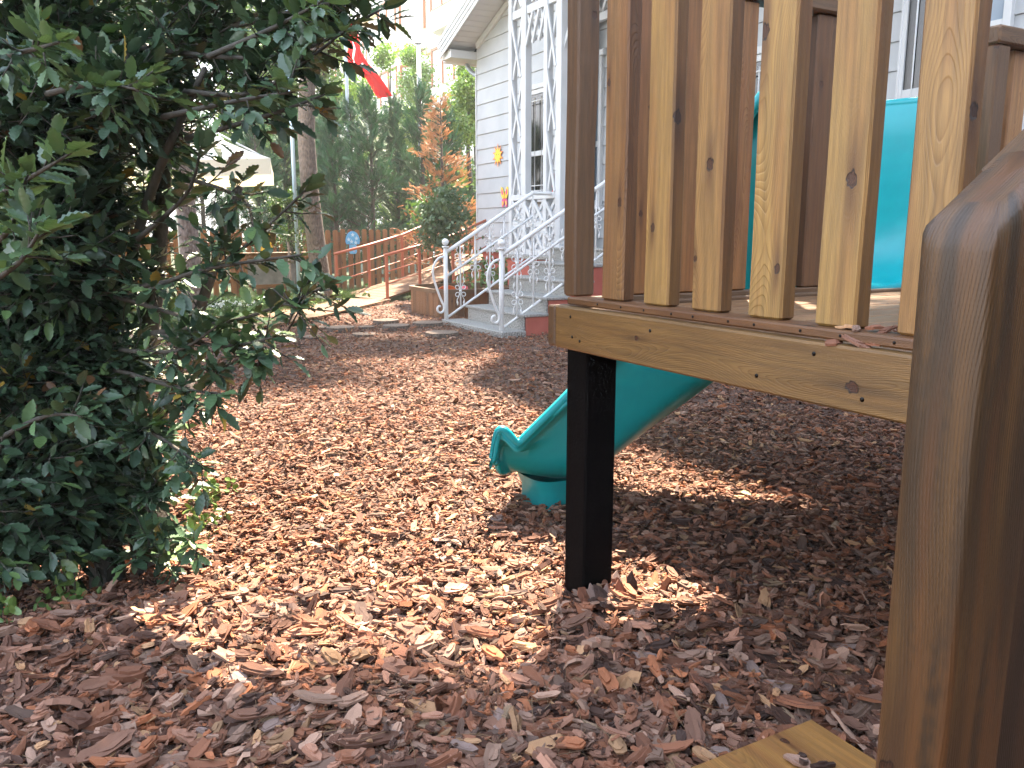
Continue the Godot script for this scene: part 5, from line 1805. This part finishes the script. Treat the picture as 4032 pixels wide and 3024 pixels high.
func conifer(x: float, z: float, h: float, label: String, c0: Color, c1: Color, spray: Mesh, dens := 1.0, rad := 0.26, ss := 1.0) -> void:
	var t := thing("conifer_tree" if c0.r < c0.g else "dead_conifer_tree", label, "tree", "conifers behind the fence" if c0.r < c0.g else "", V(x, 0, z))
	part("trunk", tube_mesh([V(0, -0.3, 0), V(0.02, h * 0.5, 0), V(0, h * 0.97, 0)], [0.06, 0.04, 0.006], 7), M.stem, t)
	var tr := []
	var co := []
	var br := st_new()
	var n := int(60 * dens)
	for k in n:
		var f := pow(float(k) / n, 0.85)
		var y := lerpf(0.10, 0.985, f) * h
		var R := h * rad * (1.0 - pow(f, 1.3)) * rng.randf_range(0.65, 1.12) + 0.10
		var a := rng.randf() * TAU
		var d := V(cos(a), lerpf(0.25, 1.3, f) * (1.0 if ss == 1.0 else 0.45), sin(a)).normalized()
		tube(br, [V(0, y, 0), V(0, y, 0) + d * R * 0.9], [0.014, 0.004], 4, 0, false)
		var m := int(9 * (0.6 + R * 1.6) / ss)
		for j in m:
			var g := lerpf(0.2, 1.0, float(j) / m)
			var p := V(0, y, 0) + d * R * g + V(rng.randfn(), rng.randfn(), rng.randfn()) * 0.05
			var zz := (d + V(rng.randfn(), rng.randfn() + 0.5, rng.randfn()) * 0.5).normalized()
			var s := rng.randf_range(0.20, 0.36) * ss
			tr.append(Transform3D(look_basis(zz, V(rng.randfn(), 1, rng.randfn()).normalized()).scaled_local(V(s, s, s)), p))
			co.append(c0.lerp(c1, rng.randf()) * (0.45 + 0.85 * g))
	part("branches", fin(br), M.stem, t).set_meta("kind", "stuff")
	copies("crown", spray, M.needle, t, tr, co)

func leaf_clump() -> ArrayMesh:
	var st := st_new()
	st.set_smooth_group(-1)
	var r := RandomNumberGenerator.new()
	r.seed = 8
	for k in 14:
		var b := Basis(Quaternion.from_euler(Vector3(r.randf() * TAU, r.randf() * TAU, r.randf() * TAU)))
		var o := V(r.randfn(), r.randfn(), r.randfn()) * 0.38
		var p := [V(0, 0, 0), V(-0.11, 0.02, 0.15), V(0, 0, 0.36), V(0.11, 0.02, 0.15)]
		quad(st, o + b * p[0], o + b * p[1], o + b * p[2], o + b * p[3], o + b * V(0, -9, 0))
	return fin(st)

func broadleaf(n: String, x: float, z: float, h: float, R: float, base: float, label: String, c0: Color, c1: Color, clump: Mesh, cnt: int, group := "", cs := 0.34) -> void:
	var t := thing(n, label, "tree", group, V(x, 0, z))
	part("trunk", tube_mesh(smooth_path([V(0, -0.3, 0), V(0.08, h * 0.3, 0.03), V(-0.03, h * 0.6, 0), V(0.03, h * 0.95, 0)], 3), lerp_rad(h * 0.022, 0.012, 10), 8), M.stem, t)
	var tr := []
	var co := []
	var br := st_new()
	for k in 16:
		var f := rng.randf()
		var y := lerpf(base, h, f)
		var a := rng.randf() * TAU
		var rr := R * (0.35 + 0.65 * sin(PI * clampf(0.12 + f * 0.88, 0, 1)))
		var c := V(cos(a) * rr * 0.55, y, sin(a) * rr * 0.55)
		tube(br, [V(0, y - rr * 0.5, 0), c], [0.03, 0.008], 5, 0, false)
		var cr := rr * rng.randf_range(0.40, 0.65)
		for j in cnt / 16:
			var dv := V(rng.randfn(), rng.randfn() * 0.8, rng.randfn()).normalized() * pow(rng.randf(), 0.45) * cr
			tr.append(Transform3D(rand_basis().scaled(Vector3.ONE * cs * rng.randf_range(0.7, 1.3)), c + dv))
			co.append(c0.lerp(c1, rng.randf()))
	part("branches", fin(br), M.stem, t).set_meta("kind", "stuff")
	copies("crown", clump, M.tree_leaf, t, tr, co)

func needle_clump() -> ArrayMesh:
	var st := st_new()
	st.set_smooth_group(-1)
	var r := RandomNumberGenerator.new()
	r.seed = 18
	for k in 40:
		var d := V(r.randfn(), r.randfn() + 0.4, r.randfn()).normalized()
		var s := d.cross(V(0.3, 0.7, 0.2)).normalized() * 0.018
		tri(st, -s, s, d * r.randf_range(0.7, 1.0), V(0, -9, 0))
	return fin(st)

func pine(x: float, z: float, r0: float, h: float, base: float, R: float, label: String, m: Material, clump: Mesh, cnt: int, lean := Vector2.ZERO, shift := Vector2.ZERO) -> void:
	var t := thing("pine_tree", label, "tree", "", V(x, 0, z))
	var pp := smooth_path([V(0, -0.3, 0), V(lean.x * 0.3, h * 0.3, lean.y * 0.3), V(lean.x * 0.7 + shift.x * 0.6, h * 0.65, lean.y * 0.7 + shift.y * 0.6), V(lean.x + shift.x, h, lean.y + shift.y)], 5)
	part("trunk", tube_mesh(pp, lerp_rad(r0 * 1.1, r0 * 0.35, pp.size()), 14), m, t)
	var tr := []
	var co := []
	var br := st_new()
	for k in 26:
		var f := rng.randf()
		var y := lerpf(base, h, f)
		var a := k * 2.4 + rng.randf()
		var rr := R * (1.0 - 0.6 * f) * rng.randf_range(0.6, 1.1)
		var o := V(lean.x * y / h, y, lean.y * y / h) + V(shift.x, 0, shift.y) * clampf(y / h * 1.7 - 0.5, 0.0, 1.0)
		var e := o + V(cos(a) * rr, 0.25 * rr, sin(a) * rr)
		tube(br, [o, (o + e) / 2 + V(0, 0.1, 0), e], [0.045, 0.028, 0.01], 5, 0, false)
		for j in cnt / 26:
			var g := lerpf(0.3, 1.05, sqrt(rng.randf()))
			var p := o.lerp(e, g) + V(rng.randfn(), rng.randfn() * 0.5, rng.randfn()) * 0.32
			tr.append(Transform3D(rand_basis().scaled(Vector3.ONE * rng.randf_range(0.16, 0.28)), p))
			co.append(Color(0.035, 0.07, 0.025).lerp(Color(0.07, 0.12, 0.04), rng.randf()))
	part("branches", fin(br), M.stem, t).set_meta("kind", "stuff")
	copies("crown", clump, M.needle, t, tr, co)

func trees() -> void:
	var sp := conifer_spray()
	var g0 := Color(0.012, 0.058, 0.026)
	var g1 := Color(0.042, 0.145, 0.050)
	var cs := [[3.85, -17.58, 3.54, "dark green conifer beside the parasol corner"], [4.63, -18.43, 3.93, "dark green conifer close behind the pine trunk"], [5.33, -17.19, 3.64, "bushy green conifer just past the dark pine trunk"], [6.17, -18.5, 3.95, "green conifer growing round the foot of the flag pole"], [6.06, -16.95, 3.97, "green conifer below the hanging tip of the flag"], [7.1, -18.16, 4.07, "green conifer between the flag and the white pole"], [7.25, -17.06, 4.17, "tall green conifer with pointed top beside the white pole"], [5.57, -19.21, 3.65, "half hidden green conifer in the second row behind the fence"], [8.1, -17.81, 3.84, "green conifer behind the dead brown conifer"], [2.7, -17.2, 3.3, "dark green conifer behind the parasol"], [1.4, -16.8, 3.3, "dark green conifer behind the fence at the bush"]]
	for c in cs:
		conifer(c[0], c[1], c[2], c[3], g0, g1, sp)
	conifer(6.78, -15.0, 3.72, "dead brown conifer standing at the corner of the white house", Color(0.34, 0.14, 0.055), Color(0.56, 0.29, 0.13), sp, 0.75, 0.23, 0.5)
	var cl := leaf_clump()
	var y0 := Color(0.10, 0.17, 0.04)
	var y1 := Color(0.26, 0.36, 0.10)
	broadleaf("broadleaf_tree", 4.43, -23.6, 9.3, 2.2, 2.0, "light green broadleaf tree high behind the parasol", y0, y1, cl, 1500)
	broadleaf("broadleaf_tree", 6.3, -25.1, 10.7, 2.0, 2.0, "tall light green tree behind the pine trunk", y0, y1, cl, 1500)
	broadleaf("broadleaf_tree", 7.4, -24.2, 9.0, 1.25, 1.5, "light green tree behind the flag pole", y0, y1, cl, 1100)
	broadleaf("poplar_tree", 8.62, -22.4, 5.9, 0.95, 0.8, "thin pale green poplar right of the hanging flag", y0 * 1.2, y1 * 1.2, cl, 1000, "", 0.26)
	broadleaf("poplar_tree", 10.44, -24.9, 6.5, 1.0, 0.8, "thin pale green poplar beside the white pole", y0 * 1.2, y1 * 1.2, cl, 1000, "", 0.26)
	broadleaf("broadleaf_tree", 11.2, -22.3, 6.2, 1.3, 0.8, "green broadleaf tree between the dead conifer and the house corner", y0, y1, cl, 1200)
	broadleaf("broadleaf_tree", 9.0, -18.3, 5.1, 0.85, 0.8, "green tree right beside the house corner below the gutter", y0, y1, cl, 900, "", 0.26)
	# grey green sapling by the ramp
	broadleaf("sapling", 5.62, -12.35, 1.75, 0.42, 0.95, "grey green sapling in front of the ramp beside the sandbox", Color(0.06, 0.11, 0.06), Color(0.15, 0.22, 0.12), cl, 210, "", 0.19)
	broadleaf("apple_sapling", 3.66, -14.35, 1.75, 0.5, 1.05, "young fruit tree tied to a stake before the chalk board", Color(0.04, 0.07, 0.025), Color(0.10, 0.16, 0.05), cl, 220, "", 0.13)
	# pines: first two trunks in view, crowns above
	var nc := needle_clump()
	pine(3.98, -13.52, 0.15, 11.5, 6.2, 2.7, "dark straight pine trunk rising in front of the picket fence", M.pine_bark, nc, 5000, Vector2(-0.55, 0.1), Vector2(2.2, 0.6))  # crown bent sideways above view to shade the far mulch
	pine(1.40, -9.75, 0.105, 10.5, 5.2, 2.3, "pale pine trunk seen through the bay bush leaves", M.pale_bark, nc, 2600, Vector2(-0.2, 0.0))
	pine(6.6, -2.4, 0.17, 7.8, 5.0, 2.35, "added pine out of view past the tower, leaning over to shade the foreground", M.pine_bark, nc, 17000, Vector2(-4.1, -1.6))  # added out of view; its lean and dense crown shade the foreground
	for q in [[-3.2, 3.6, 4.2, 2.0, "added dark evergreen behind the viewpoint on the bush side, cutting sky light"], [0.6, 4.6, 4.4, 2.1, "added dark evergreen behind the viewpoint facing the ramp, cutting sky light"], [4.2, 3.6, 4.2, 2.0, "added dark evergreen behind the viewpoint by the tower stairs, cutting sky light"]]:  # added unseen behind the camera to cut the sky light
		broadleaf("added_shade_evergreen", q[0], q[1], q[2], q[3], 0.4, q[4], Color(0.015, 0.035, 0.014), Color(0.05, 0.09, 0.03), cl, 2600, "", 0.42)
	broadleaf("added_shade_evergreen", 0.2, -6.9, 5.8, 1.7, 2.8, "added evergreen behind the bay bush, crown out of view, shading the ground", Color(0.015, 0.035, 0.014), Color(0.05, 0.09, 0.03), cl, 3200, "", 0.30)  # added so its unseen crown shades the ground left of the bush
	# dark planting behind the bush
	for q in [[-1.5, -5.9, 2.6, 1.0, "dense dark evergreen shrub behind the bay bush at the picture edge"], [-0.35, -7.5, 3.0, 0.9, "dense dark evergreen shrub beyond the bay bush stems"], [-1.6, -8.0, 3.6, 1.3, "tall dark evergreen behind the other two shrubs"]]:
		broadleaf("evergreen_shrub", q[0], q[1], q[2], q[3], 0.3, q[4], Color(0.015, 0.035, 0.014), Color(0.05, 0.09, 0.03), cl, 1800, "", 0.26)

# ---------------------------------------------------------------- small things
func small_things() -> void:
	# bark flakes blown on to the tower
	var spots := [[1.352, 0.9375, -1.115, "curled pink bark flake on the front beam ledge", 0.05], [1.350, 0.9375, -1.065, "pointed bark flake on the front beam ledge near the newel", 0.055], [1.352, 0.9375, -1.03, "thin bark splinter on the front beam ledge", 0.03], [1.368, 0.963, -1.08, "dark bark flake in front of the picket foot", 0.035], [1.40, 0.963, -1.055, "bark flake in the gap beside the last picket", 0.04], [1.395, 0.963, -1.035, "bark flake leaning in the gap beside the last picket", 0.03], [1.41, 0.963, -1.015, "pale orange bark flake in the gap beside the last picket", 0.025], [1.375, 0.963, -1.11, "thin dark bark flake on the bottom board", 0.03]]
	for i in spots.size():
		var q: Array = spots[i]
		var m: StandardMaterial3D = M.bark_chip.duplicate()
		m.albedo_color = chip_color().linear_to_srgb()
		var p := part("bark_flake", chip_mesh(2000 + i, 0.12, 1.5), m, self, V(q[0], q[1] + 0.004, q[2]), chip_basis(0.25, q[4]))
		tag(p, q[3], "bark flake", "bark flakes on the play tower")
	for i in 11:
		var m: StandardMaterial3D = M.bark_chip.duplicate()
		m.albedo_color = chip_color().linear_to_srgb()
		var p := part("bark_flake", chip_mesh(2100 + i, 0.2, 1.5), m, self, V(1.13 + 0.12 * rng.randf_range(-0.6, 0.9), 0.200, -0.86 + rng.randf_range(-0.09, 0.10)), chip_basis(0.2, rng.randf_range(0.02, 0.04)))
		tag(p, "small bark flake lying on the lowest wooden stair tread", "bark flake", "bark flakes on the stair tread")
	# fallen leaves
	var lf := laurel_leaf(99)
	for q in [[2.15, -3.05, "fresh green leaf fallen on the mulch under the tower", L(0.42, 0.55, 0.10)], [2.55, -2.55, "pale green leaf fallen on the mulch near the newel", L(0.36, 0.42, 0.22)], [1.45, -4.6, "yellow leaf fallen on the sunlit mulch", L(0.60, 0.42, 0.16)], [0.92, -5.5, "tan leaf fallen on the mulch in front of the stump", L(0.55, 0.38, 0.18)]]:
		var p := part("fallen_leaf", lf, mat(q[3], 0.6), self, V(q[0], gh(q[0], q[1]) + 0.035, q[1]), Basis(V(0.3, 1, 0.2).normalized(), q[0] * 3).scaled(Vector3.ONE * 0.07))
		tag(p, q[2], "leaf")
	# plants at the bush's foot
	var rl := round_leaf()
	for q in [[-0.02, -2.85, 0.20, "small yellow green seedling at the foot of the bay bush"], [-0.22, -2.75, 0.10, "low bright green seedling at the mulch edge near the picture corner"], [0.42, -3.25, 0.12, "low dark seedlings beside the bay bush trunk"], [0.50, -3.55, 0.14, "low leafy ground plant in the bush shade"]]:
		var t := thing("seedling", q[3], "plant", "", V(q[0], gh(q[0], q[1]), q[1]))
		var st := st_new()
		tube(st, [V(0, -0.03, 0), V(0.01, q[2] * 0.6, 0), V(-0.01, q[2], 0.01)], [0.003, 0.0025, 0.002], 5)
		part("stem", fin(st), M.stem, t)
		var tr := []
		var co := []
		for k in 34:
			tr.append(Transform3D(rand_basis().scaled(Vector3.ONE * rng.randf_range(0.022, 0.04)), V(rng.randfn() * 0.045, q[2] * rng.randf_range(0.1, 1.0), rng.randfn() * 0.045)))
			co.append(Color(0.06, 0.12, 0.03).lerp(Color(0.16, 0.24, 0.06), rng.randf()))
		copies("foliage", rl, M.leaf, t, tr, co)
	# green basin at the picture edge
	var bs := thing("basin", "lime green plastic basin with teal outside, behind the bush stems", "basin", "", V(-0.50, -0.02, -4.75))
	part("bowl", lathe([[0.0, 0.03], [0.20, 0.03], [0.27, 0.26], [0.28, 0.27]], 28), mat(L(0.28, 0.55, 0.05), 0.4), bs, Vector3.ZERO, Basis(V(1, 0, 0.5).normalized(), 0.25))
	part("outside", lathe([[0.0, 0.0], [0.22, 0.0], [0.285, 0.25], [0.29, 0.268]], 28), mat(L(0.02, 0.22, 0.20), 0.4), bs, Vector3.ZERO, Basis(V(1, 0, 0.5).normalized(), 0.25))
	# white flowers and weeds at the boardwalk edge
	var w := thing("flower_clump", "low plants with white flowers at the far edge of the boardwalk", "flowers", "", V(2.3, -0.02, -12.1))
	var tr := []
	var co := []
	var t2 := []
	var c2 := []
	for k in 420:
		var p := V(rng.randfn() * 0.9, rng.randf() * 0.22, rng.randfn() * 0.35 - 0.25)
		p.z -= p.x * 0.75
		tr.append(Transform3D(rand_basis().scaled(Vector3.ONE * rng.randf_range(0.06, 0.12)), p))
		co.append(Color(0.05, 0.10, 0.03).lerp(Color(0.16, 0.26, 0.08), rng.randf()))
		if k % 5 == 0:
			t2.append(Transform3D(rand_basis().scaled(Vector3.ONE * 0.035), V(-0.2 + rng.randfn() * 0.22, 0.16 + rng.randf() * 0.06, rng.randfn() * 0.1)))
			c2.append(Color(0.8, 0.8, 0.78))
	copies("foliage", rl, M.leaf, w, tr, co)
	copies("flowers", rl, M.grass, w, t2, c2)
	# stake for the fruit tree
	var sk := part("tree_stake", tube_mesh([V(3.60, -0.2, -14.2), V(3.58, 1.0, -14.2)], [0.02, 0.02], 7), M.pale_bark, self)
	tag(sk, "grey wooden stake standing in front of the chalk board", "stake")
